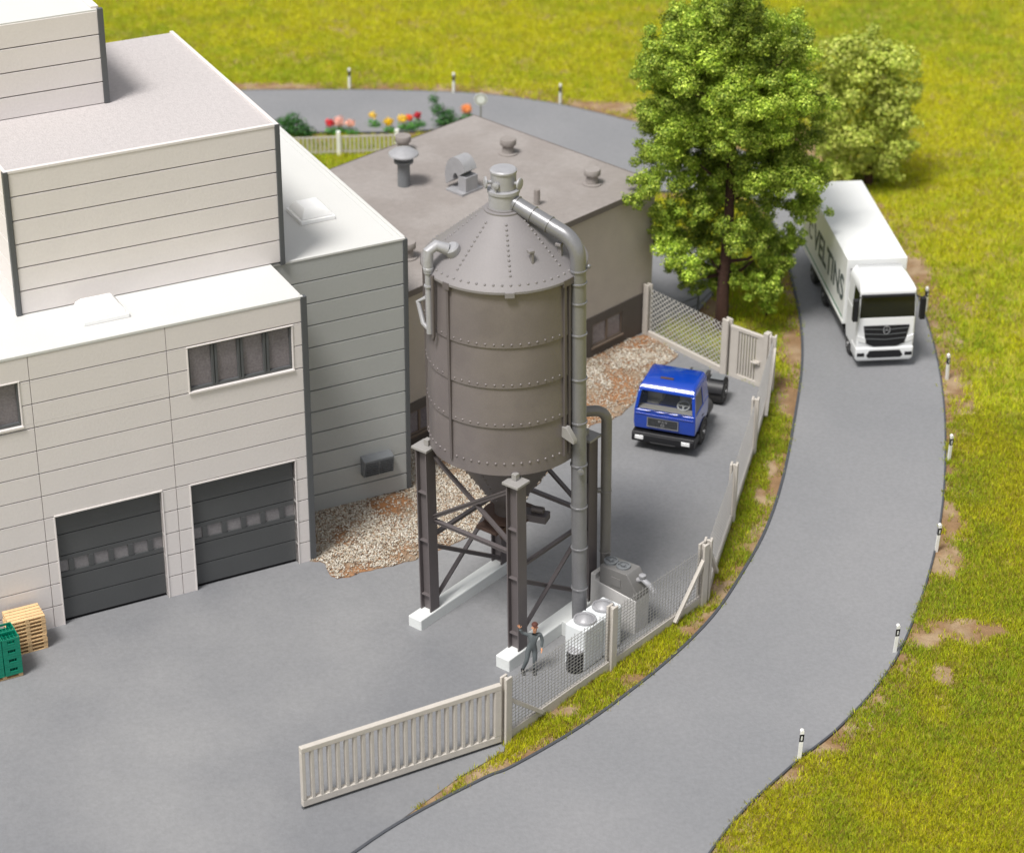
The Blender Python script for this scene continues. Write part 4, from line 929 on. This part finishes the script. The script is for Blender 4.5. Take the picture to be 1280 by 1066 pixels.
b = MB(); b.prism([(-.8,.56),(-.66,.74),(.66,.74),(.8,.56),(.7,.48),(-.7,.48)], -.07, -.02, 'xz'); b.build('bumper_intake', M_['black'], bb, bevel=.01)
def stretch(o):
    if o.type == 'MESH':
        for v in o.data.vertices:
            z = v.co.z; v.co.z = .32+(z-.32)*1.3 if z < 2.85 else 3.61+(z-2.85)*.42
    for ch_ in [x for x in sc.objects if x.parent == o]: stretch(ch_)
stretch(cb)
b = MB(); b.box(-.42,-.3,1.8,10.2,.6,.9); b.box(.3,.42,1.8,10.2,.6,.9); b.box(-1.0,1.0,.5,2.0,.4,.7); b.build('chassis', M_['chassis'], wt)
for s_ in (-1, 1):
    wheel(wt, s_*.92, 1.45, .5, .3, s_); wheel(wt, s_*.68, 6.3, .5, .54, s_); wheel(wt, s_*.92, 8.6, .5, .3, s_)
    b = MB(); b.box(*sorted((s_*1.18, s_*1.22)), 2.5, 5.6, .55, .72); b.box(*sorted((s_*1.18, s_*1.22)), 2.5, 5.6, .82, .98); b.box(*sorted((s_*.7,s_*1.16)),2.8,4.6,.5,1.0); b.build('side_guard', M_['chassis'], wt, bevel=.02)
X0, X1, Y0, Y1, Z0, Z1 = -1.32, 1.32, 2.3, 10.75, 1.12, 4.1
b = MB(); b.box(X0, X1, Y0, Y1, Z0, Z1); cg = b.build('cargo_box', M_['boxw'], wt, bevel=.03)
b = MB(); b.box(X0-.02, X1+.02, Y0, Y1, Z0-.1, Z0+.03); b.build('box_sill', M_['boxw'], cg, bevel=.01)
b = MB(); b.box(X0-.006, X0-.001, Y0+.2, Y1-.2, Z0+.12, Z0+.2); b.build('side_stripe', M_['logo_green'], cg)
# text on the left side (facing -x): reads from the rear (far) to the front (near)
Mt = Matrix.Translation((X0-.008, 5.5, 2.45)) @ Matrix(((0,0,-1,0),(-1,0,0,0),(0,1,0,0),(0,0,0,1)))
text_mesh('side_lettering', 'VELTINS', 1.6, M_['letter'], cg, Mt, .004, .035)
Mt = Matrix.Translation((X0-.008, 9.1, 2.4)) @ Matrix(((0,0,-1,0),(-1,0,0,0),(0,1,0,0),(0,0,0,1)))
text_mesh('side_mark', 'C', 1.1, M_['letter'], cg, Mt, .004, .02)
b = MB(); b.box(X0-.008, X0-.002, 9.0, Y1-.05, 3.3, 3.9); b.build('side_panel', M_['logo_green'], cg)
# ------------------------------------------------------------------ pallets and crates
def pallet_mesh():
    b = MB(); L, W_, = 1.28, .9
    for i in range(5): y = -W_/2+i*(W_-.16)/4; b.box(-L/2, L/2, y, y+.15, .125, .15)
    for x in (-L/2, -.08, L/2-.16): b.box(x, x+.16, -W_/2+.003, W_/2-.003, .098, .124)
    for x in (-L/2, -.08, L/2-.16):
        for y in (-W_/2, -.06, W_/2-.12): b.box(x+.002, x+.155, y+.002, y+.12, .03, .097)
    for y in (-W_/2, -.06, W_/2-.12): b.box(-L/2+.001, L/2-.001, y, y+.122, .0, .029)
    return b
PA = BR
def lw(u, v, o):  # building aligned offset
    return Vector((o.x+u*math.cos(PA)-v*math.sin(PA), o.y+u*math.sin(PA)+v*math.cos(PA), 0))
c0 = at(61, 811); o0 = lw(-.64, .45, c0)
pal = None; NP = 9
names = ['bottom','second','third','fourth','fifth','sixth','seventh','eighth','topmost']
for i in range(NP):
    if pal is None: pal = pallet_mesh().build('wooden_pallet', M_['wood'], None, bevel=.008, seg=1); o = pal
    else: o = pal.copy(); sc.collection.objects.link(o)
    o.location = (o0.x+random.uniform(-.012,.012), o0.y+random.uniform(-.012,.012), ZY+i*.152); o.rotation_euler = (0, 0, PA+random.uniform(-.012,.012))
    tag(o, 'pale new wooden pallet, '+('topmost of' if i == NP-1 else names[i]+(' of' if i == 0 else ' from the bottom of'))+' the stack against the warehouse wall', 'pallet', 'wooden pallets in the stack')
# crates
def crate():
    r_ = empty('bottle_crate'); b = MB(); L, W_, h = .62, .5, .37; t_ = .03
    for z0, z1 in ((0,.1),(.28,h-.0)): b.box(-L/2,L/2,-W_/2,-W_/2+t_,z0,z1); b.box(-L/2,L/2,W_/2-t_,W_/2,z0,z1); b.box(-L/2,-L/2+t_,-W_/2+t_,W_/2-t_,z0,z1); b.box(L/2-t_,L/2,-W_/2+t_,W_/2-t_,z0,z1)
    for x0, x1 in ((-L/2,-.13),(.13,L/2)): b.box(x0,x1,-W_/2,-W_/2+t_,.1,.28); b.box(x0,x1,W_/2-t_,W_/2,.1,.28)
    b.box(-.13,.13,-W_/2,-W_/2+t_,.1,.17); b.box(-.13,.13,W_/2-t_,W_/2,.1,.17)
    for y0, y1 in ((-W_/2+t_,-.1),(.1,W_/2-t_)): b.box(-L/2,-L/2+t_,y0,y1,.1,.28); b.box(L/2-t_,L/2,y0,y1,.1,.28)
    b.box(-L/2+t_,L/2-t_,-W_/2+t_,W_/2-t_,.0,.03)
    b.build('crate_shell', M_['green'], r_, bevel=.008, seg=1)
    b = MB()
    for i in range(1, 5): x = -L/2+L*i/5; b.box(x-.008, x+.008, -W_/2+t_, W_/2-t_, .03, .26)
    for i in range(1, 4): y = -W_/2+W_*i/4; b.box(-L/2+t_, L/2-t_, y-.008, y+.008, .031, .255)
    b.build('bottle_dividers', M_['green'], r_); return r_
c1 = at(31, 846); base = lw(-.66, .5, c1)
pl = pal.copy(); sc.collection.objects.link(pl); pl.location = (base.x, base.y, ZY); pl.rotation_euler = (0,0,PA); tag(pl, 'wooden pallet on the ground under the green bottle crates', 'pallet'); 
if 'group' in pl: del pl['group']
cr = crate(); remember(cr); first = True
lev = ['bottom layer','second layer','third layer','top layer']
for i in range(4):
    for jx, colname in ((.32, 'right column nearest the pallets'), (-.32, 'left column cut by the photo edge')):
        for jy, rown in ((-.25, 'front row'), (.26, 'back row')):
            o = cr if first else copy_tree(cr); first = False
            p = lw(jx, jy, base); o.location = (p.x, p.y, ZY+.152+i*.372); o.rotation_euler = (0,0,PA+random.uniform(-.015,.015))
            tag(o, 'green bottle crate, %s, %s, %s' % (lev[i], rown, colname), 'crate', 'green bottle crates on the pallet')

# ------------------------------------------------------------------ worker
def skinned(name, joints, edges, m, parent, sub=2, root=0):
    me = bpy.data.meshes.new(name); me.from_pydata([j[0] for j in joints], edges, []); o = bpy.data.objects.new(name, me); sc.collection.objects.link(o)
    sk = o.modifiers.new('skin', 'SKIN'); sk.use_smooth_shade = True; sk.branch_smoothing = .4
    layer = me.skin_vertices[0] if me.skin_vertices else None
    if layer is None:
        bpy.context.view_layer.objects.active = o
        import bmesh
        bm = bmesh.new(); bm.from_mesh(me); bm.verts.layers.skin.verify(); bm.to_mesh(me); bm.free(); layer = me.skin_vertices[0]
    for i, j in enumerate(joints):
        r_ = j[1]; layer.data[i].radius = r_ if isinstance(r_, tuple) else (r_, r_); layer.data[i].use_root = (i == root)
    sb = o.modifiers.new('sub', 'SUBSURF'); sb.levels = sub; sb.render_levels = sub
    me.materials.append(m); o.parent = parent
    return o
mp = at(662, 841); man = empty('person', (mp.x, mp.y, ZY), R(8)); man.scale = (1.18,1.18,1.1); tag(man, 'person in grey overalls and brown cap waving with one raised hand by the silo foot', 'person')
# x = image right, y = away from camera; faces the camera (-y)
J = [((0,0,.95),(.15,.11)), ((0,0,1.12),(.145,.1)), ((0,-.01,1.32),(.17,.11)), ((0,0,1.44),(.1,.08)),
     ((-.18,0,1.42),(.065,.065)), ((-.36,-.02,1.5),(.052,.052)), ((-.47,-.05,1.68),(.042,.042)),
     ((.18,0,1.42),(.065,.065)), ((.27,-.02,1.18),(.052,.052)), ((.27,-.08,.97),(.042,.042)),
     ((-.1,0,.86),(.095,.095)), ((-.12,-.05,.5),(.07,.07)), ((-.15,.0,.12),(.055,.055)),
     ((.1,0,.86),(.095,.095)), ((.1,-.02,.5),(.07,.07)), ((.09,.04,.12),(.055,.055))]
J = [((j[0][0]+.13*max(0, j[0][2]-.5), j[0][1], j[0][2]), j[1]) for j in J]; J[11] = ((-.1,-.08,.5), (.07,.07)); J[12] = ((-.2,.02,.12), (.055,.055)); J[14] = ((.14,-.06,.5), (.07,.07)); J[15] = ((.13,-.02,.12), (.055,.055))
Ed = [(0,1),(1,2),(2,3),(2,4),(4,5),(5,6),(2,7),(7,8),(8,9),(0,10),(10,11),(11,12),(0,13),(13,14),(14,15)]
ov = skinned('overalls', J, Ed, M_['overall'], man)
H = [((0,0,1.44),(.055,.055)), ((0,-.01,1.54),(.055,.06)), ((0,-.03,1.62),(.075,.085)), ((0,-.03,1.70),(.085,.1)), ((0,-.02,1.76),(.07,.085)), ((0,-.115,1.645),(.018,.02)), ((0,-.11,1.60),(.03,.02))]
H = [((j[0][0]+.13, j[0][1], j[0][2]), j[1]) for j in H]
hd = skinned('head', H, [(0,1),(1,2),(2,3),(3,4)], M_['skin'], man)
b = MB(Matrix.Translation((.13,0,0))); b.ball((0,-.125,1.665), .02, 8, 6); b.ball((-.085,-.02,1.67), .022, 8, 6); b.ball((.085,-.02,1.67), .022, 8, 6); b.build('nose_and_ears', M_['skin'], hd)
for ex in (-.033, .033): b = MB(Matrix.Translation((.13,0,0))); b.ball((ex,-.118,1.695), .012, 8, 6); b.build('eye', M_['shoe'], hd)
b = MB(Matrix.Translation((.13,0,0))); b.box(-.03,.03,-.122,-.112,1.617,1.625); b.build('mouth', M_['cap'], hd)
b = MB(Matrix.Translation((.13,0,0))); b.lathe([(.09,1.765),(.098,1.775),(.094,1.81),(.07,1.845),(.02,1.858)], 20, (0,-.02,0)); b.add([(-.07,-.09,1.77),(.07,-.09,1.77),(.05,-.155,1.765),(-.05,-.155,1.765),(-.07,-.09,1.785),(.07,-.09,1.785),(.05,-.155,1.777),(-.05,-.155,1.777)], [(0,3,2,1),(4,5,6,7),(0,1,5,4),(1,2,6,5),(2,3,7,6),(3,0,4,7)]); b.build('cap', M_['cap'], man)
def hand(wrist, d, pn, th, par):
    """palm + five fingers; d direction of fingers, pn palm normal, th thumb side"""
    w_ = Vector(wrist); d = Vector(d).normalized(); pn = Vector(pn).normalized(); th = Vector(th).normalized()
    j = [(tuple(w_),(.03,.024)), (tuple(w_+d*.05),(.042,.02)), (tuple(w_+d*.09),(.042,.018))]; e = [(0,1),(1,2)]
    for k, (s_, L) in enumerate(((-.034,.055),(-.011,.075),(.012,.08),(.034,.07))):
        k0 = len(j); base = w_+d*.1+th*s_; j += [(tuple(base),.011), (tuple(base+d*L*.5+pn*.006),.0105), (tuple(base+d*L+pn*.022),.0085)]; e += [(2,k0),(k0,k0+1),(k0+1,k0+2)]
    k0 = len(j); base = w_+d*.03+th*.04; j += [(tuple(base),.013), (tuple(base+d*.03+th*.03),.0115), (tuple(base+d*.065+th*.035+pn*.01),.0095)]; e += [(1,k0),(k0,k0+1),(k0+1,k0+2)]
    return skinned('hand', j, e, M_['skin'], par, 1)
hand((-.475+.155,-.055,1.7), (-.25,-.1,1), (0,-1,0), (1,0,.2), man); hand((.27+.06,-.09,.95), (.0,-.25,-1), (-1,0,0), (0,-1,.2), man)
for x, y in ((-.2,.02), (.13,-.02)):
    b = MB(); b.prism([(y+.07,0),(y+.07,.1),(y-.02,.12),(y-.16,.06),(y-.2,.02),(y-.19,0)], x-.05, x+.05, 'yz'); b.build('shoe', M_['shoe'], man, bevel=.015)

# ------------------------------------------------------------------ trees
def leaf_cloud(clumps, seed, per_m2, size, cols, origin, stretch=1.0):
    r = np.random.default_rng(seed); C_ = []; N_ = []; T_ = []
    for (c, rad, tone) in clumps:
        n = int(per_m2*rad*rad*12.6); d = r.normal(size=(n,3)); d /= np.linalg.norm(d, axis=1)[:,None]
        # bumpy shell filled inwards
        bump = 1+.22*np.sin(d[:,0]*7+c[0]*3)*np.sin(d[:,1]*6+c[1]*2)+.18*np.sin(d[:,2]*9+c[2])
        rr_ = rad*np.clip(1-np.abs(r.normal(0,.22,n)), .1, 1.05)*bump; p = np.array(c)+d*rr_[:,None]*np.array([1,1,.78])
        C_.append(p); N_.append(d); 
        sel = cols[r.choice(len(cols), n)]; T_.append(sel*tone*r.uniform(.75,1.25,(n,1)))
    P = np.concatenate(C_); D = np.concatenate(N_); T = np.concatenate(T_); n = len(P)
    nn = D*1.25+r.normal(0,.42,(n,3))+np.array([0,0,.35]); nn /= np.linalg.norm(nn, axis=1)[:,None]
    a = np.cross(nn, r.normal(size=(n,3))); a /= np.linalg.norm(a, axis=1)[:,None]; b_ = np.cross(nn, a); s_ = (size*r.uniform(.6,1.3,n))[:,None]
    V = np.stack([P-a*s_*.5, P+b_*s_*.42+nn*s_*.1, P+a*s_*.6, P-b_*s_*.42+nn*s_*.1], 1).reshape(-1,3)-np.array(origin)
    return V, np.arange(n*4).reshape(n,4), np.repeat(T, 4, 0)
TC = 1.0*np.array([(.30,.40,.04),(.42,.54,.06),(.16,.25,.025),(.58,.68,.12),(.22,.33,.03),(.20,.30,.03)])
# ---- big tree
tp = at(901, 409); big = empty('broadleaf_tree', (tp.x, tp.y, 0)); tag(big, 'large leafy broadleaf tree with dark red brown trunk behind the small gate', 'tree')
def tpx(px, py, dy=0.0):
    """place on the tree's vertical plane shifted by dy in depth -> world point"""
    v = ray(px, py); yy = tp.y+dy; t_ = (yy-CAM[1])/v[1]; p = CAM+v*t_; return (p[0], p[1], p[2])
spec = [(835,125,1.5),(880,118,1.5),(925,125,1.5),(975,125,1.4),(1010,130,1.0),(850,165,1.5),(900,160,1.6),(950,170,1.5),(1000,175,1.3),(815,195,.9),(840,215,1.3),(885,205,1.5),(935,215,1.5),(985,220,1.4),(1022,215,.9),(1015,245,.9),(808,242,.9),(820,265,1.1),(865,255,1.2),(905,255,1.0),(960,250,1.1),(1000,255,.8),
        (835,300,.9),(860,300,1.0),(900,290,1.1),(940,285,1.1),(975,300,1.0),(895,350,.8),(860,355,.6),(945,362,.8),(838,290,.6),(850,320,1.05),(845,338,.6),(880,315,.8),(925,300,1.15),(960,310,1.1),(975,330,.7),(905,335,.8),(940,345,.85),(955,370,.6),(925,350,.5),(870,335,.6),(985,290,.6),
        (850,80,1.6),(900,70,1.7),(950,75,1.7),(1000,90,1.3),(820,95,1.0),(870,35,1.6),(920,25,1.6),(965,40,1.3),(900,-5,1.2),(935,-10,1.0),(842,52,1.0),(995,55,.9)]
rr2 = random.Random(5); clumps = []
for (px, py, rad) in spec:
    for k in range(2 if (rad > 1.35 and py < 250) else 1):
        dy = rr2.uniform(-1.6, 2.4) if rad > .8 else rr2.uniform(-1.2,1.2); tone = rr2.uniform(.65, 1.3)
        c = tpx(px+rr2.uniform(-8,8), py+rr2.uniform(-6,6), dy); clumps.append((c, rad*rr2.uniform(.46,.62), tone))
        # lesser sprigs around each clump
        for q in range(12):
            d = Vector((rr2.gauss(0,1), rr2.gauss(0,1), rr2.gauss(0,.8))).normalized()*rad*rr2.uniform(.7,1.0); clumps.append(((c[0]+d.x, c[1]+d.y, c[2]+d.z*.8), rad*rr2.uniform(.22,.4), tone*rr2.uniform(.75,1.3)))
V, F, t = leaf_cloud(clumps, 11, 190, .095, TC, (tp.x, tp.y, 0)); raw_mesh('crown', V, F, M_['leaf'], t, parent=big)
print('tree leaves', len(F))
b = MB(); b.tube([(0,0,-.1),(.02,0,.5),(0,0,2.5),(.1,.1,5),(.05,.1,8),(.2,0,11),(.1,0,13.5)], [.42,.3,.26,.23,.18,.11,.04], 14)
for i in range(18):
    c = clumps[rr2.randrange(len(clumps))][0]; e = Vector(c)-Vector((tp.x, tp.y, 0)); z0 = max(2.6, e.z-rr2.uniform(.6,2.2)); s0 = Vector((.05,.05,min(z0, 11))); e = s0.lerp(e, .75); mid = s0.lerp(e, .5)+Vector((0,0,-.25)); b.tube([s0, mid, e], [.1,.07,.025], 7)
b.build('trunk', M_['bark'], big)
# ---- back tree (blurred), pale green
tp2 = at(1085, 232); b2 = empty('broadleaf_tree', (tp2.x, tp2.y, 0)); tag(b2, 'pale green blurred tree standing on the far field behind the large tree', 'tree')
def tpx2(px, py, dy=0.0):
    v = ray(px, py); t_ = (tp2.y+dy-CAM[1])/v[1]; p = CAM+v*t_; return (p[0], p[1], p[2])
cl = []
for (px, py, rad) in [(1045,70,1.3),(1125,75,1.3),(1035,110,1.1),(1130,115,1.1),(1035,150,1.2),(1040,175,1.0),(1130,150,.9),(1125,185,.9),(1050,210,.9),(1095,212,1.1),(1075,222,.9),(1115,215,.7),(1050,130,1.5),(1085,125,1.6),(1110,140,1.4),(1060,165,1.4),(1095,170,1.4),(1120,170,1.0),(1045,190,1.0),(1075,200,1.0),(1110,200,.9),(1065,90,1.5),(1100,95,1.4),(1085,60,1.2),(1060,55,.8),(1125,125,.8)]:
    tone = rr2.uniform(.8,1.2); c = tpx2(px, py, rr2.uniform(-1.2,1.2)); cl.append((c, rad*.8, tone))
    for q in range(5): d = Vector((rr2.gauss(0,1), rr2.gauss(0,1), rr2.gauss(0,.8))).normalized()*rad*.8; cl.append(((c[0]+d.x, c[1]+d.y, c[2]+d.z), rad*rr2.uniform(.2,.35), tone))
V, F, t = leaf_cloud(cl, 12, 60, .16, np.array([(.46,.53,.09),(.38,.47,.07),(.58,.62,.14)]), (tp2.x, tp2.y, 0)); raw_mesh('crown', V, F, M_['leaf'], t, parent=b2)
b = MB(); b.tube([(0,0,-.1),(0,0,2),(-.1,0,3.6),(-.2,0,5)], [.25,.2,.14,.04], 10); b.build('trunk', M_['bark'], b2)
# ---- small sapling right of the trunk
def bush(name, px, py, specs, label, cat, cols, seed, h=1.0, size=.11, dens=110, group=None, stem=True):
    p = at(px, py); o = empty(name, (p.x, p.y, 0)); tag(o, label, cat, group); V, F, t = leaf_cloud([((p.x+a, p.y+b_, c), r_, tn) for a, b_, c, r_, tn in specs], seed, dens, size, cols, (p.x, p.y, 0))
    raw_mesh('foliage', V, F, M_['leaf'], t, parent=o)
    if stem: s_ = MB(); s_.tube([(0,0,0),(0,0,h)], [.06,.02], 6); s_.build('stem', M_['bark'], o)
    return o
bush('sapling', 958, 398, [(0,0,.5,.3,1.2),(.1,0,.9,.3,1.3),(-.2,0,.7,.25,1.1),(.25,0,.45,.22,1.2)], 'small light green sapling in the grass right of the big trunk', 'shrub', TC*1.4, 41, .9)
BC = np.array([(.03,.11,.03),(.05,.16,.04),(.08,.2,.05)])
bush('garden_bush', 372, 172, [(0,0,.55,.6,1),(-.5,.2,.5,.5,1.1),(.5,-.1,.4,.45,.9),(-.2,0,1.05,.45,1.1),(-.75,0,.9,.35,1)], 'dark green bush at the left end of the white garden fence', 'bush', BC, 42, 1.0)
bush('garden_bush', 555, 160, [(0,0,.5,.55,1),(.7,-.1,.35,.45,.9),(-.35,0,1.1,.4,1.1),(-.55,.1,1.6,.3,1.2),(.25,0,.8,.4,1),(1.1,-.1,.25,.35,.9)], 'dark green leaning bush right of the flowers behind the hall roof', 'bush', BC, 43, 1.2)
# flower bed: individual flowering plants
fl = [(413,170,(.65,.03,.04),.24,'red flowering plant at the left of the garden bed'),(424,168,(.85,.5,.42),.32,'pale pink flowering plant beside the red one'),(438,170,(.8,.45,.35),.24,'salmon flowering plant next to the pale pink one'),(466,160,(.85,.6,.1),.2,'tall light yellow flower in the middle of the garden bed'),(486,168,(.8,.55,.02),.24,'deep yellow flower low in the garden bed'),(503,164,(.9,.62,.05),.26,'big orange yellow flower right of the deep yellow one'),(512,163,(.85,.12,.03),.2,'orange red flower between the orange yellow and crimson ones'),(522,160,(.55,.03,.05),.2,'crimson flower at the right of the garden bed'),(583,152,(.9,.35,.1),.3,'orange flower at the foot of the leaning bush')]
for i, (px, py, c, rd, lab) in enumerate(fl):
    p = at(px, py, 0); o = empty('flowering_plant', (p.x, p.y, 0)); tag(o, lab, 'flower')
    V, F, t = leaf_cloud([((p.x, p.y, .3), .3, 1.4),((p.x+.2, p.y, .22), .25, 1.3)], 60+i, 90, .1, BC*np.array([1.6,1.6,1.2]), (p.x, p.y, 0)); raw_mesh('foliage', V, F, M_['leaf'], t, parent=o)
    V, F, t = leaf_cloud([((p.x, p.y, .72), rd, 1.0)], 80+i, 260, .1, np.array([c, tuple(min(1, q*1.2) for q in c)]), (p.x, p.y, 0)); raw_mesh('blossom', V, F, M_['leaf'], t, parent=o)
# garden fence (white pickets)
ga_, gb_ = at(372, 210), at(480, 200); ga_ = at(330,197); gb_ = at(500,191)
gf = empty('garden_fence', (ga_.x, ga_.y, 0), math.atan2(gb_.y-ga_.y, gb_.x-ga_.x)); tag(gf, 'low white picket fence behind the hall', 'fence'); GLn = (gb_-ga_).length
b = MB(); b.box(0, GLn, -.03, .03, .95, 1.03); b.box(0, GLn, -.03, .03, .15, .22); b.build('rail', M_['fence'], gf)
b = MB(); k = int(GLn/.22)
for i in range(k): b.box(i*.22, i*.22+.1, -.04, -.031, .05, 1.02)
b.build('pickets', M_['fence'], gf)
for x in (0, GLn*.55, GLn-.15): b = MB(); b.box(x-.1, x+.1, -.1, .1, 0, 1.3); b.build('fence_post', M_['pwhite'], gf, bevel=.02)
# round sign behind the hall corner
p = at(601, 172); rs = empty('round_sign', (p.x, p.y, 0)); tag(rs, 'small pale round sign on a pole behind the far hall corner', 'sign')
b = MB(); b.tube([(0,0,0),(0,0,2.4)], .04, 10); b.build('pole', M_['rimg'], rs)
b = MB(); b.lathe([(.02,-.02),(.34,-.02),(.34,.02),(.02,.02)], 28, (0,-.05,2.15), (0,-1,0)); b.build('sign_disc', M_['tankw'], rs)
b = MB(); b.lathe([(.24,.024),(.3,.024),(.3,.028),(.24,.028)], 28, (0,-.05,2.15), (0,-1,0), cap=False); b.build('sign_ring', M_['plate'], rs)
bpy.context.view_layer.update()
